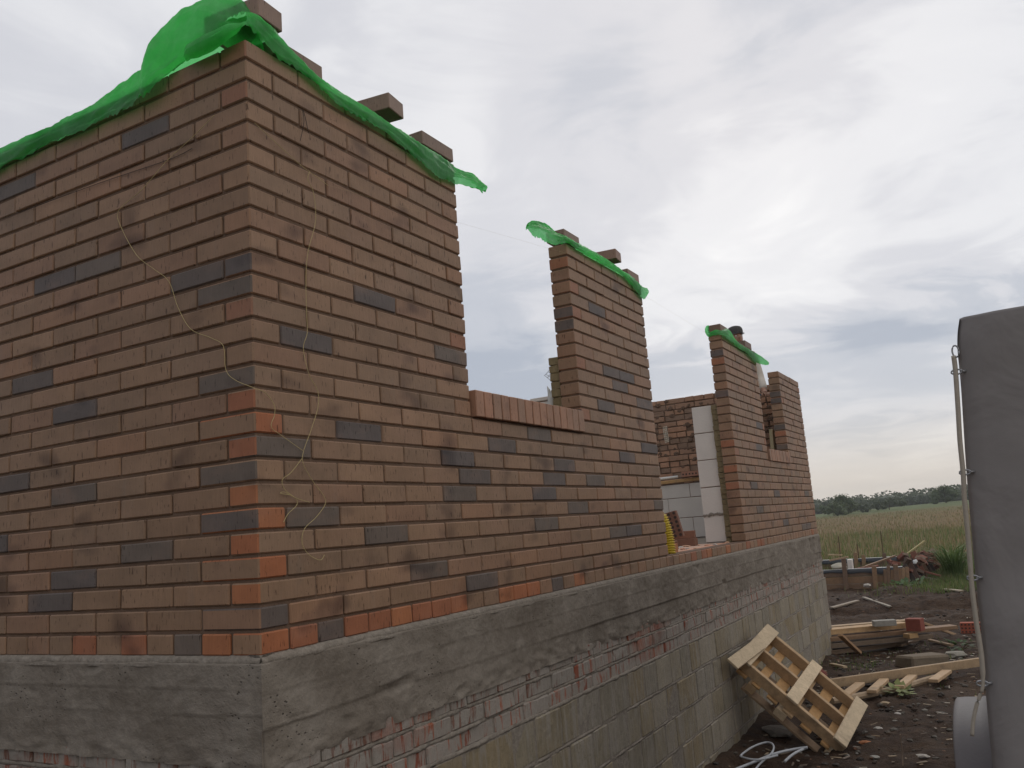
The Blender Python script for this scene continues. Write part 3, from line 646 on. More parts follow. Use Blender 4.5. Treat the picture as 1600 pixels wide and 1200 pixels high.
up3 = [(1129, 517), (1138, 515), (1147, 529), (1155, 537), (1168, 545), (1178, 551), (1185, 555), (1192, 559), (1199, 565)]
for (lx, ly), (ux, uy) in zip(low3, up3):
    a = on(lx, ly, 0, 0.02); b_ = on(ux, uy, 0, 0.006); mid = (a + b_) / 2; mid.x = 0.028
    S_.append([tuple(a), tuple(mid), tuple(b_), (-0.05, b_.y, max(b_.z, 1.955)), (-0.11, b_.y, 1.955), (-0.135, b_.y, 1.90)])
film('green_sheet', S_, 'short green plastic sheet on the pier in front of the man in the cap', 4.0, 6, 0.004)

# loose bricks weighing the sheets down
def loose(c, rz, label, z, col=None, tilt=0.0, group='loose bricks holding down the green sheets', size=(0.25, 0.12, 0.065), mat='clinker'):
    mb = MB(); hx, hy, hz_ = size[0] / 2, size[1] / 2, size[2]
    mb.cbox((-hx, -hy, 0), (hx, hy, hz_), 0.003, col or random.choice(BROWN))
    o_ = mb.build('loose_brick', MT[mat]); o_.location = (c[0], c[1], z); o_.rotation_euler = (0, tilt, rz); tag(o_, label, 'brick', group); return o_
loose((-0.118, 0.108), R(4), 'brick at the very corner of the house jutting out over the green sheet', 2.128, (0.245, 0.165, 0.125), size=(0.25, 0.125, 0.075))
loose((-0.07, 0.275), R(90), 'brick lying along the front pier edge, second from the house corner', 2.036, (0.22, 0.155, 0.115))
loose((-0.112, 0.822), R(7), 'brick lying crosswise and jutting out on the middle of the nearest front pier', 2.082, (0.235, 0.16, 0.12), size=(0.25, 0.122, 0.07))
loose((-0.066, 1.172), R(90), 'brick with a dark patch lying along the opening end of the nearest front pier', 2.03, (0.22, 0.155, 0.12))
loose((-0.066, 2.58), R(90), 'brick at the left end of the middle pier beside the flapping green sheet', 1.968, (0.23, 0.16, 0.12), size=(0.21, 0.12, 0.065))
loose((-0.115, 3.27), R(6), 'brick lying crosswise and jutting out on top of the middle pier', 2.03, (0.25, 0.155, 0.115), size=(0.25, 0.125, 0.067))
loose((-0.066, 3.575), R(90), 'brick at the right end of the middle pier above its last green corner', 1.958, (0.24, 0.16, 0.12), size=(0.21, 0.12, 0.065))
loose((-0.066, 5.85), R(90), 'brick at the left end of the pier in front of the man in the cap', 1.962, (0.2, 0.12, 0.085))
loose((-0.066, 6.72), R(90), 'brick on the pier under the chin of the man in the cap', 1.945, (0.18, 0.115, 0.09))

# ------------------------------------------------------------------ strings
def twine(path, ax, off, mat='twine', r=0.0011, label='', n=6):
    pts = []
    for x, y in path:
        pts.append(on(x, y, ax, off))
    return pts
def strand(mb, pts, r=0.0011, n=6): mb.tube(catmull(pts, n), r, 5)
tw = MB()
left = [on(x, y, 1, -0.008) for x, y in [(335, 180), (300, 215), (262, 250), (222, 296), (186, 328), (188, 352), (213, 398), (240, 420), (264, 440), (278, 480), (298, 514), (330, 528), (349, 541), (353, 578), (368, 594)]]
left += [V((0.006, -0.008, on(392, 606, 0, 0).z))] + [on(x, y, 0, 0.008) for x, y in [(415, 614), (428, 632), (429, 648), (424, 667), (442, 682), (473, 704)]]
strand(tw, left)
strand(tw, [on(x, y, 0, 0.008) for x, y in [(398, 192), (430, 222), (470, 258), (490, 273), (513, 290)]])
strand(tw, [on(x, y, 0, 0.010) for x, y in [(484, 268), (481, 280), (490, 302), (493, 345), (482, 390), (478, 430), (479, 490), (480, 520), (474, 545), (483, 585), (496, 610), (497, 635), (486, 672), (474, 706), (474, 725), (489, 752), (506, 775), (508, 788), (494, 808), (476, 826), (472, 848), (482, 866), (500, 875), (507, 867)]])
strand(tw, [on(x, y, 0, 0.009) for x, y in [(473, 715), (455, 738), (441, 750), (446, 766), (463, 780), (463, 790), (450, 803), (443, 816)]])
strand(tw, [on(x, y, 0, 0.010) for x, y in [(484, 785), (462, 778), (445, 769), (438, 771), (452, 773)]])
tag(tw.build('string', MT['twine']), 'loose pale yellow mason string tangled over the brick corner', 'string')
tw = MB(); strand(tw, [on(x, y, 0, 0.008) for x, y in [(472, 170), (475, 190), (469, 220)]], 0.0012); strand(tw, [on(x, y, 0, 0.008) for x, y in [(474, 172), (478, 188), (482, 208)]], 0.0012)
tag(tw.build('string', MT['twine_dark']), 'short dark forked string stuck to the nearest front pier below the sheet', 'string')
tw = MB(); p0 = on(515, 290, 0, 0.01); tw.tube([p0, (0.015, 2.47, on(862, 383, 0, 0.01).z), (0.015, 3.70, 1.87), (0.015, 5.70, 1.83)], 0.00025, 5)
tag(tw.build('string', MT['twine']), 'thin taut mason line stretched between the front piers', 'string')
tw = MB(); strand(tw, [on(x, y, 1, -0.006) for x, y in [(0, 343), (150, 288), (262, 250), (300, 232)]], 0.0012)
tag(tw.build('string', MT['twine_dark']), 'dark mason line lying along a bed joint of the left wall', 'string')

# ------------------------------------------------------------------ things in the openings
yh = MB(); y0 = 3.96; pts = []; rs = []
for i in range(72):
    t = i / 71; z = 0.066 + 0.30 * t; pts.append((-0.085 - 0.05 * t * t, y0 + 0.015 * sin(3 * t), z)); rs.append((0.036 + (0.006 if (i // 2) % 2 else -0.004)) * (1 if t < 0.86 else max(0.2, 1 - (t - .86) * 4)))
yh.tube(pts, rs, 14); tag(yh.build('corrugated_hose', MT['hose_yellow'], smooth=True), 'yellow ribbed plastic hose standing in the door opening', 'hose')
# perforated bricks inside the doorway
def hollow(loc, rot, label, col=(0.23, 0.11, 0.075), size=(0.25, 0.12, 0.065), group=None, mat='rough_brick'):
    e = empty('perforated_brick', loc); e.rotation_euler = rot
    mb = MB(); a, b_, c_ = size; mb.cbox((-a / 2, -b_ / 2, 0), (a / 2, b_ / 2, c_), 0.003, col, jit=.001); mb.build('brick_body', MT[mat], e)
    nj = 3 if b_ > .08 else 1
    for i in range(6):
        for j in range(nj):
            h = MB(); h.tube([(-a / 2 + a * (i + .5) / 6, -b_ / 2 + b_ * (j + .5) / nj, c_ - .004), (-a / 2 + a * (i + .5) / 6, -b_ / 2 + b_ * (j + .5) / nj, c_ + .0012)], 0.0115, 8)
            h.build('hole', MT['twine_dark'], e)
    tag(e, label, 'brick', group); return e
p = on(1054, 838, 1, 4.5); hollow((p.x, p.y, p.z + .085), (R(90), R(78), R(10)), 'perforated brick stood on end with its holes showing, behind the yellow hose', (0.19, 0.095, 0.065), (0.20, 0.12, 0.065), group='bricks lying in the door opening')
for (x, y, z, rz, lab, cc) in ((-0.32, 4.18, 0.066, 20, 'dark brick lying flat beside the yellow hose', (0.10, 0.07, 0.06)), (-0.19, 4.10, 0.066, 80, 'orange brick lying on the threshold right beside the yellow hose foot', (0.40, 0.17, 0.08)), (-0.46, 4.85, 0.066, 24, 'reddish brick lying lowest in the row inside the doorway', (0.19, 0.095, 0.065)), (-0.52, 4.86, 0.131, 48, 'reddish brick lying on top of another inside the doorway', (0.17, 0.085, 0.06)), (-0.49, 5.45, 0.066, 5, 'brick lying at the foot of the white block wall end', (0.18, 0.09, 0.06)), (-0.50, 5.46, 0.131, 12, 'brick stacked on another at the foot of the white block wall', (0.21, 0.10, 0.065)), (-0.75, 5.2, 0.066, 30, 'brick lying deepest inside the doorway on the floor', (0.2, 0.1, 0.07))):
    loose((x, y), R(rz), lab, z, cc, group='bricks lying in the door opening', mat='rough_brick')
wp = MB(); wp.tube([(-2.35, 8.72, 0.815), (-1.55, 8.71, 0.829)], 0.018, 10); tag(wp.build('plastic_pipe', MT['plastic_white'], smooth=True), 'short white pipe lying on the timber board below the rough brick gable', 'pipe')
hollow((-1.33, 8.70, 0.845), (R(90), 0, 0), 'red perforated brick standing on the timber board with its row of holes showing', (0.30, 0.15, 0.10), (0.25, 0.064, 0.12), mat='rough_brick')
# piece of reinforcing mesh sticking out of the gable
def mesh_piece(name, org, ux, uy, nu, nv, st, r, mat, label, cat):
    mb = MB(); ux = V(ux); uy = V(uy); org = V(org)
    def P(i, j): 
        p = org + ux * i * st + uy * j * st; k = V((i * 1.7, j * 2.3, 3.1)); return p + V((NZ.noise(k), NZ.noise(k + V((9, 0, 0))), NZ.noise(k + V((0, 9, 0))))) * st * 0.35
    for i in range(nu): mb.tube([P(i, j) for j in range(nv)], r, 5)
    for j in range(nv): mb.tube([P(i, j) for i in range(nu)], r, 5)
    return tag(mb.build(name, MT[mat]), label, cat)
p = on(1036, 668, 1, 8.90); mesh_piece('wire_mesh', p, (0.8, -0.5, 0.1), (0.1, -0.15, -1), 4, 9, 0.026, 0.0035, 'foam', 'scrap of pale mesh hanging on the rough brick gable', 'mesh')
p = on(874, 606, 1, 2.55); mesh_piece('wire_mesh', p, (-0.72, -0.2, 0.75), (0.35, 0.3, 0.5), 6, 4, 0.022, 0.0016, 'cable_grey', 'scrap of grey mesh sticking up beside the insulation at the first window', 'mesh')
bag = MB(); bag.blob((-0.215, 2.56, 1.02), 0.05, 3, 0.9, 3, sq=(0.6, .6, 1.9), fr=2.2); tag(bag.build('plastic_bag', MT['plastic_white'], smooth=True), 'crumpled white plastic bag tucked behind the middle pier', 'bag')
st_ = MB(); st_.bar((-0.21, 8.16, 0.783), (-0.19, 8.14, 1.235), 0.085, 0.04, up=V((1, 0, 0)), col=(0.40, 0.33, 0.20)); tag(st_.build('timber_stud', MT['wood']), 'upright pale timber piece standing in the small far window', 'timber')

# ------------------------------------------------------------------ bricklayer on his trestle behind the pier
trs = empty('work_trestle', (-0.75, 8.38, 0.055))
t_ = MB()
for k in range(3): t_.cbox((-0.28, -0.24 + 0.165 * k, 0.645), (0.42, -0.085 + 0.165 * k, 0.685), 0.003, (0.36, 0.25, 0.14))
t_.build('deck', MT['wood'], trs)
for sx in (-0.22, 0.34):
    for sy in (-0.18, 0.18):
        l_ = MB(); l_.bar((sx, sy * 1.2, 0), (sx, sy * .8, 0.644), 0.06, 0.04, up=V((1, 0, 0)), col=(0.33, 0.23, 0.13)); l_.build('leg', MT['wood'], trs)
tag(trs, 'low timber work trestle the man in the cap stands on', 'trestle')
PX, PY, PZ = -0.545, 8.40, 0.745
man = empty('person', (PX, PY, PZ), R(-52)); man.scale = (1, 1, 1)
tag(man, 'man in a dark cap and pale shirt, head turned right above the far pier', 'person')
def skin_mesh(name, joints, edges, mat, parent, sub=2, root=0):
    me = bpy.data.meshes.new(name); me.from_pydata([j[0] for j in joints], edges, []); o_ = bpy.data.objects.new(name, me); COL.objects.link(o_)
    md = o_.modifiers.new('s', 'SKIN'); md.use_smooth_shade = True
    for i, j in enumerate(joints):
        r_ = j[1]; me.skin_vertices[0].data[i].radius = r_ if isinstance(r_, tuple) else (r_, r_)
    me.skin_vertices[0].data[root].use_root = True
    ms = o_.modifiers.new('u', 'SUBSURF'); ms.levels = sub; ms.render_levels = sub
    dg = bpy.context.evaluated_depsgraph_get(); nm = bpy.data.meshes.new_from_object(o_.evaluated_get(dg)); o_.modifiers.clear(); o_.data = nm
    nm.materials.clear(); nm.materials.append(MT[mat]); nm.polygons.foreach_set('use_smooth', [True] * len(nm.polygons)); o_.parent = parent; return o_
# local frame: man faces +x (turned by the empty), z up from the trestle deck
J = [((0, 0, 0.95), (.15, .12)), ((0, 0, 1.12), (.15, .115)), ((0.0, 0, 1.30), (.165, .115)), ((0.0, 0, 1.43), (.14, .09)), ((0.015, 0, 1.50), .058), ((0.03, 0, 1.58), .055),
     ((0, .19, 1.42), .062), ((0.02, .245, 1.14), .046), ((0.20, .20, .95), .036), ((0.27, .17, .93), (.036, .02)), ((0, -.19, 1.42), .062), ((0.02, -.245, 1.14), .046), ((0.20, -.19, .96), .036), ((0.27, -.16, .95), (.036, .02)),
     ((0, .10, .88), .092), ((0.02, .11, .50), .064), ((-.02, .12, .09), .042), ((.10, .125, .04), (.035, .045)), ((.18, .13, .03), .028), ((0, -.10, .88), .092), ((0.03, -.11, .50), .064), ((0.0, -.12, .09), .042), ((.12, -.125, .04), (.035, .045)), ((.20, -.13, .03), .028)]
E_ = [(0, 1), (1, 2), (2, 3), (3, 4), (4, 5), (3, 6), (6, 7), (7, 8), (8, 9), (3, 10), (10, 11), (11, 12), (12, 13), (0, 14), (14, 15), (15, 16), (16, 17), (17, 18), (0, 19), (19, 20), (20, 21), (21, 22), (22, 23)]
body = skin_mesh('body', J, E_, 'skin', man)
for sy in (1, -1):
    bx_, by_, bz_ = (0.27, .17, .93) if sy > 0 else (0.27, -.16, .95)
    for k, ln in enumerate((.062, .072, .068, .055)):
        yy = by_ + sy * (-0.03 + 0.02 * k)
        skin_mesh('finger', [((bx_, yy, bz_), .0095), ((bx_ + .05, yy, bz_ - .004), .0088), ((bx_ + .05 + ln * .5, yy - sy * .004, bz_ - .022), .008), ((bx_ + .05 + ln * .75, yy - sy * .006, bz_ - .05), .007)], [(0, 1), (1, 2), (2, 3)], 'skin', man, 1)
    skin_mesh('thumb', [((bx_, by_ - sy * .03, bz_), .011), ((bx_ + .03, by_ - sy * .055, bz_ - .01), .0095), ((bx_ + .06, by_ - sy * .06, bz_ - .03), .008)], [(0, 1), (1, 2)], 'skin', man, 1)
shirt = skin_mesh('shirt', [((0, 0, .93), (.168, .135)), ((0, 0, 1.12), (.165, .13)), ((0, 0, 1.30), (.178, .128)), ((0, 0, 1.435), (.15, .10)), ((0.012, 0, 1.485), .068), ((0, .20, 1.42), .074), ((0.02, .247, 1.15), .060), ((0, -.20, 1.42), .074), ((0.02, -.247, 1.15), .060), ((0.17, .21, .985), .050), ((0.17, -.20, .99), .050)], [(0, 1), (1, 2), (2, 3), (3, 4), (3, 5), (5, 6), (3, 7), (7, 8), (6, 9), (8, 10)], 'shirt', man)
skin_mesh('trousers', [((0, 0, .96), (.165, .13)), ((0, .10, .86), .105), ((0.02, .11, .50), .078), ((-.01, .12, .10), .062), ((0, -.10, .86), .105), ((0.03, -.11, .50), .078), ((0.01, -.12, .10), .062)], [(0, 1), (1, 2), (2, 3), (0, 4), (4, 5), (5, 6)], 'trousers', man)
hd = MB()
bm = bmesh.new(); bmesh.ops.create_uvsphere(bm, u_segments=40, v_segments=28, radius=1)
for v_ in bm.verts:
    x, y, z = v_.co
    X = x * .098; Y = y * .076; Z = z * .118
    if z < -0.1: Y *= 1 - 0.28 * min(1, (-z - .1)); X = X * (1 - 0.12 * (-z)) + 0.014 * (-z)
    if x > 0.5:                                # face side: brow, nose, lips, chin
        fr = (x - .5) * 2
        ny = math.exp(-(y / .20) ** 2)
        X += fr * ny * (0.030 * math.exp(-((z + .17) / .14) ** 2) + 0.018 * math.exp(-((z - .02) / .16) ** 2) + 0.010 * math.exp(-((z + .46) / .07) ** 2) + 0.009 * math.exp(-((z + .58) / .06) ** 2) + 0.014 * math.exp(-((z + .82) / .12) ** 2))
        X -= fr * 0.012 * (math.exp(-(((y - .36) / .16) ** 2 + ((z - .05) / .10) ** 2)) + math.exp(-(((y + .36) / .16) ** 2 + ((z - .05) / .10) ** 2)))
        X += fr * 0.006 * math.exp(-((z - .20) / .08) ** 2)
    v_.co = V((X + 0.035, Y, Z + 1.665))
n0 = 0; hd.v = [tuple(v_.co) for v_ in bm.verts]
for f in bm.faces: hd.face([v_.index for v_ in f.verts])
bm.free()
head = hd.build('head', MT['skin'], man, smooth=True)
for sy in (1, -1):
    e_ = MB(); e_.blob((0.112, sy * .031, 1.672), 0.0125, 0, 0, 2); e_.build('eye', MT['plastic_white'], head, True)
    e_ = MB(); e_.blob((0.03, sy * .078, 1.655), 0.030, 2, .2, 2, sq=(.6, .35, 1.1)); e_.build('ear', MT['skin'], head, True)
ms_ = MB(); ms_.blob((0.128, 0, 1.608), 0.02, 1, 0.1, 2, sq=(.25, 1.1, .22)); ms_.build('mouth', MT['red_brick'], head, True)
hr = MB(); hr.blob((0.008, 0, 1.668), 0.088, 4, .1, 3, sq=(.98, .90, 1.08)); hr.build('hair', MT['twine_dark'], head, True)
cp = MB(); rings = []
prof = [(1.0, 1.698), (1.03, 1.715), (1.03, 1.745), (.97, 1.772), (.80, 1.793), (.5, 1.804), (.05, 1.807)]
for r_, z in prof: rings.append([(0.025 + .108 * r_ * cos(2 * pi * k / 32), .088 * r_ * sin(2 * pi * k / 32), z) for k in range(33)])
cp.grid(rings)
vis = [[(0.105 + 0.055 * u * cos(a), 0.082 * sin(a) * (1 - .15 * u), 1.706 - 0.018 * u + 0.006 * (1 - abs(sin(a)))) for a in [(-pi / 2) + pi * k / 12 for k in range(13)]] for u in (0, .35, .7, 1.0)]
cp.grid(vis)
co = cp.build('cap', MT['cap'], man, smooth=True); sm_ = co.modifiers.new('t', 'SOLIDIFY'); sm_.thickness = 0.004

# ------------------------------------------------------------------ pallet against the wall
def timber(): 
    k = random.uniform(.85, 1.12); return (0.47 * k, 0.32 * k, 0.185 * k)
def timber_g():
    k = random.uniform(.85, 1.12); return (0.58 * k, 0.45 * k, 0.30 * k)
A_ = V((0.186, 5.435, -0.616)); Bn = V((0.118, 4.725, -0.752)); D_ = V((0.852, 5.49, -1.234)); PS = 0.91
yv = (D_ - A_).normalized(); xv = (Bn - A_); xv = (xv - yv * xv.dot(yv)).normalized(); zv = xv.cross(yv)
if zv.x < 0: zv = -zv
pal = empty('wooden_pallet'); pal.matrix_world = Matrix(((xv.x, yv.x, zv.x, A_.x), (xv.y, yv.y, zv.y, A_.y), (xv.z, yv.z, zv.z, A_.z), (0, 0, 0, 1)))
tag(pal, 'bare wooden pallet leaning on the block wall', 'pallet')
def pb(name, a, b_, col):
    m_ = MB(); m_.cbox(V(a) * PS, V(b_) * PS, 0.003, col, jit=0.0015); return m_.build(name, MT['wood'], pal)
# local x: far -> near side, y: down the slope, z: away from the wall
for xx in (0.035, 0.39, 0.745): pb('stringer', (xx - 0.02, 0.0, -0.115), (xx + 0.02, 1.0, -0.024), timber())
pb('face_board', (-0.01, -0.03, -0.023), (0.80, 0.095, -0.001), timber_g())
m_ = MB(); m_.bar(V((0.42, 0.035, 0.010)) * PS, V((1.00, -0.015, 0.008)) * PS, 0.10, 0.018, up=V((0, 0, 1)), col=timber_g()); m_.build('face_board', MT['wood'], pal)
pb('face_board', (-0.02, 0.44, -0.023), (0.79, 0.545, 0.0), timber_g()); pb('face_board', (-0.01, 0.885, -0.023), (0.81, 1.0, 0.0), timber_g())
for yy in (0.03, 0.18, 0.33, 0.48, 0.65, 0.84): pb('back_board', (-0.01, yy, -0.138), (0.80, yy + random.choice((0.075, 0.095)), -0.1165), (0.46, 0.27, 0.12) if random.random() < .7 else timber())
for xx in (0.70, 0.34, 0.0): pb('runner', (xx, 0.14, -0.232), (xx + 0.10, 1.03, -0.210), (0.28, 0.19, 0.12))
for xx in (0.70, 0.34, 0.0):
    for yy in (0.44, 0.90): pb('block', (xx, yy, -0.209), (xx + 0.10, yy + .10, -0.139), timber_g())
pb('block', (0.71, 0.16, -0.209), (0.80, 0.24, -0.139), timber())

# ------------------------------------------------------------------ timber lying about
def P(x, y, z=None): return on(x, y, 2, G0 if z is None else z)
lad = empty('timber_crate_side', P(1420, 1060)); 
def lp(mb, name): 
    o_ = mb.build(name, MT['wood'], None); o_.parent = lad; o_.matrix_parent_inverse = Matrix.Translation(-lad.location); return o_
r1 = MB(); a, b_ = P(1296, 1068, -1.30), P(1532, 1034, -1.30); r1.bar(a, b_, 0.05, 0.075, col=(0.36, 0.25, 0.15), jit=.003); lp(r1, 'rail')
r2 = MB(); c0, c1 = P(1300, 1095, -1.355), P(1477, 1057, -1.35); r2.tube(catmull([c0, (c0 + c1) / 2 + V((0, 0, -.015)), c1 - V((0.1, .1, 0)), c1], 5), 0.030, 8, (0.36, 0.26, 0.17)); lp(r2, 'pole')
for (xa, ya, xb, yb) in ((1318, 1088, 1342, 1070), (1362, 1081, 1380, 1064), (1405, 1074, 1424, 1058), (1458, 1064, 1478, 1050)):
    s_ = MB(); a = P(xa, ya, -1.33); b_ = P(xb, yb, -1.325); s_.bar(a, b_ + (b_ - a) * 0.1, 0.085, 0.03, col=(0.47, 0.32, 0.19)); lp(s_, 'slat')
tag(lad, 'broken timber frame with slats lying on the soil beyond the pallet', 'timber frame')
def plank(a, b_, wd, th, label, col, cat='plank', group='planks of the lumber pile by the house corner'):
    mb = MB(); a = V(a); b_ = V(b_); n = 6
    mb.bar(a, b_, wd, th, col=col, jit=0.004); o_ = mb.build('plank', MT['wood']); tag(o_, label, cat, group); return o_
plank(P(1240, 1026, -1.36), P(1412, 1003, -1.36), 0.16, 0.05, 'dark plank at the bottom of the lumber pile', (0.13, 0.085, 0.055))
plank(P(1240, 1014, -1.29), P(1452, 993, -1.29), 0.16, 0.05, 'grey brown plank low in the lumber pile, second from the bottom', (0.16, 0.115, 0.08))
plank(P(1240, 1004, -1.22), P(1490, 979, -1.22), 0.15, 0.045, 'long brown plank in the middle of the lumber pile, poking out furthest right', (0.22, 0.135, 0.08))
plank(P(1240, 992, -1.15), P(1413, 976, -1.15), 0.17, 0.06, 'pale yellow plank on top of the lumber pile', (0.42, 0.27, 0.14))
plank(P(1250, 985, -1.14), P(1418, 971, -1.14), 0.12, 0.05, 'pale plank at the back of the lumber pile top', (0.36, 0.25, 0.15))
plank(P(1313, 992, -1.12), P(1343, 1020, -1.37), 0.06, 0.03, 'short stick leaning on the front of the lumber pile', (0.33, 0.20, 0.11), 'stick', 'timber offcuts')
plank(P(1443, 974, -1.20), P(1493, 992, -1.38), 0.05, 0.03, 'thin batten slanting down at the right end of the lumber pile', (0.38, 0.25, 0.15), 'batten', 'timber offcuts')
plank(P(1416, 994, -1.24), P(1430, 992, -1.24), 0.10, 0.05, 'small wood offcut under the long brown plank', (0.40, 0.25, 0.12), 'offcut', 'timber offcuts')
p = P(1382, 977, -1.11); loose((p.x, p.y), R(20), 'grey brick lying on the pale top plank of the lumber pile', -1.115, (0.27, 0.25, 0.22), group='bricks around the lumber pile', mat='rough_brick')
p = P(1431, 984, -1.18); loose((p.x, p.y), R(75), 'red brick standing on the right end of the lumber pile', -1.19, (0.22, 0.065, 0.045), group='bricks around the lumber pile', mat='rough_brick', size=(0.13, 0.17, 0.14))
p = P(1517, 989); hollow((p.x + .02, p.y, gz(p.x, p.y) + 0.065), (R(90), 0, R(0)), 'red perforated brick lying on the soil beside the trailer', (0.30, 0.085, 0.05), (0.25, 0.13, 0.12), 'bricks around the lumber pile')
blk = MB(); p = P(1442, 1040); blk.cbox((-0.27, -0.12, 0), (0.27, 0.12, 0.12), 0.02, (0.15, 0.115, 0.08), jit=0.012); bo = blk.build('concrete_block', MT['stone']); bo.location = (p.x, p.y, gz(p.x, p.y) - .02); bo.rotation_euler = (0.04, 0.05, R(52)); tag(bo, 'brownish concrete block half sunk in the soil behind the timber frame', 'block')
rr = MB(); p = P(1220, 1066); rr.blob((0.16, 7.2, -1.30), 0.09, 2, .5, 3, (0.16, 0.045, 0.035), sq=(1, 1, .7)); tag(rr.build('rag', MT['stone'], smooth=True), 'dark red rag or net lying behind the pallet by the wall', 'rag')
for (a, b_, wd, lab, cc) in (((1300, 958), (1342, 952), .09, 'weathered plank lying on the mud behind the lumber pile', (.26, .21, .16)), ((1352, 950), (1392, 956), .06, 'thin grey batten on the mud beyond the lumber pile', (.30, .26, .21)), ((1390, 940), (1421, 935), .05, 'narrow pale strip of wood at the foot of the spoil heap', (.34, .28, .20)), ((1300, 1044), (1322, 1050), .05, 'short pale chip of wood by the corner of the basement wall', (.40, .30, .19)), ((1478, 940), (1506, 946), .07, 'pale board end on the grass edge beside the trailer', (.33, .27, .19)), ((1452, 1004), (1488, 1009), .05, 'thin batten on the gravel right of the lumber pile', (.35, .24, .15)), ((1405, 1012), (1440, 1002), .06, 'brown offcut on the gravel in front of the lumber pile', (.22, .15, .10))):
    A2 = P(a[0], a[1]); B2 = P(b_[0], b_[1]); A2.z = gz(A2.x, A2.y) + .03; B2.z = gz(B2.x, B2.y) + .03
    plank(A2, B2, wd, .025, lab, cc, 'board', 'timber offcuts')
# grey cables on the ground below the pallet
def cable(path, label, r=0.012, z=-1.36):
    mb = MB(); pts = [P(x, y, z + dz) for x, y, dz in path]; mb.tube(catmull(pts, 8), r, 8); o_ = mb.build('cable', MT['cable_grey'], smooth=True); tag(o_, label, 'cable', 'grey cables on the soil under the pallet')
cable([(1140, 1206, 0), (1180, 1190, 0), (1210, 1178, 0.02), (1240, 1171, 0.02), (1262, 1168, 0.03)], 'light grey cable running straight under the foot of the pallet', 0.010)
cable([(1172, 1215, 0), (1186, 1195, 0), (1206, 1176, .03), (1208, 1164, .05), (1198, 1160, .05), (1178, 1166, .04), (1160, 1178, .03), (1160, 1183, .03), (1185, 1187, .03), (1215, 1180, .03)], 'light grey cable curled in a loop next to the block wall', 0.007)
cable([(1226, 1190, 0), (1240, 1178, .02), (1258, 1169, .02)], 'short light grey cable end beside the foot of the pallet', 0.009)

# ------------------------------------------------------------------ covered trailer
trl = empty('covered_trailer', (2.75, 3.0, G0)); tag(trl, 'small trailer under a grey canvas cover with a grey mudguard', 'trailer')
TY = 1.70
def tp(mb, name, mat, smooth=False, par=trl):
    o_ = mb.build(name, MT[mat], None, smooth); o_.parent = par
    o_.matrix_parent_inverse = Matrix.Translation(-trl.location) if par is trl else Matrix.Identity(4); return o_
lp_ = [on(x, y, 1, TY) for x, y in [(1497, 497), (1494, 520), (1494, 548), (1499, 600), (1504, 680), (1508, 740), (1513, 800), (1519, 870), (1525, 930), (1532, 1000), (1538, 1080), (1543, 1140), (1549, 1199), (1555, 1260), (1560, 1330)]]
cv = MB(); rows = []
WX = 1.62; DY = 2.5
NU, NVv = 40, 46
for P0 in catmull(lp_, 4):
    rw = []
    z = P0.z
    lean = P0.x
    right = 2 * 2.72 - lean
    fr_ = [(right, TY + DY), (lean, TY + DY), (lean, TY + DY * .66), (lean, TY + DY * .33), (lean - 0.0, TY + 0.04), (lean + 0.03, TY)]
    path = [(lean, TY + DY * (1 - t / 12)) for t in range(12)] + [(lean + 0.004, TY + 0.018)]
    path += [(lean + 0.02 + (right - lean - 0.04) * t / 30, TY) for t in range(31)]
    path += [(right, TY + 0.02)] + [(right, TY + DY * t / 12) for t in range(1, 13)]
    for (x, y) in path:
        wv_ = 0.014 * NZ.fractal(V((x * 2.4, y * 2.0, z * 2.0)), .8, 2, 3) + 0.010 * sin(z * 3 + x * 2.2)
        dl = 1.0 if y <= TY + 0.001 else 0.0
        edge = min(1, (x - lean) / 0.12) if dl else 0
        rw.append((x, y - dl * edge * (0.010 + wv_), z))
    rows.append(rw)
zt = lp_[0].z
top = []
for k, (s_, dz) in enumerate(((0.02, 0.004), (0.3, 0.012), (0.6, 0.02), (0.98, 0.024))):
    rw = []
    for (x, y, z) in rows[0]:
        cx, cy = 2.72, TY + DY / 2; rw.append((x + (cx - x) * s_, y + (cy - y) * s_, zt + dz))
    top.insert(0, rw)
cv.grid(top + rows); tp(cv, 'canvas_cover', 'canvas', True)
fl2 = MB()            # folded corner flap beside the edge
fl2.grid([[on(x, y, 1, TY + .012 * k) for k in (0, 1, 3)] for x, y in [(1499, 498), (1493, 520), (1489, 548), (1489, 560)]]); tp(fl2, 'corner_flap', 'canvas', True)
ro = MB(); rp = [on(x, y, 1, TY - 0.016) for x, y in [(1490, 556), (1493, 580), (1497, 640), (1500, 690), (1505, 740), (1507, 780), (1512, 830), (1516, 880), (1519, 920), (1526, 975), (1533, 1020), (1536, 1060), (1534, 1080), (1527, 1098), (1521, 1125), (1519, 1150)]]
cc_ = catmull(rp, 4); ro.tube(cc_, [0.0088 if i < len(cc_) * .72 else 0.0065 for i in range(len(cc_))], 8); tp(ro, 'elastic_cord', 'cord_grey', True)
def ring(mb, c, r_, t, nrm_axis='y', sx=1.0, sz=1.0):
    mb.tube([(c[0] + r_ * sx * cos(a), c[1], c[2] + r_ * sz * sin(a)) for a in [2 * pi * k / 18 for k in range(19)]], t, 6)
ey = MB(); ring(ey, on(1493, 549, 1, TY - .02), 0.016, 0.0035, sx=.7, sz=1.4); tp(ey, 'eyelet', 'steel_grey', True)
for (x, y) in ((1495, 581), (1508, 738), (1520, 903), (1535, 1068)):
    hk = MB(); c = on(x, y, 1, TY - .016); ring(hk, c, 0.016, 0.0035, sx=1.2, sz=.55); hk.tube([c + V((.012, 0, 0)), c + V((.03, .012, .0))], 0.005, 6); tp(hk, 'hook', 'steel_grey', True)
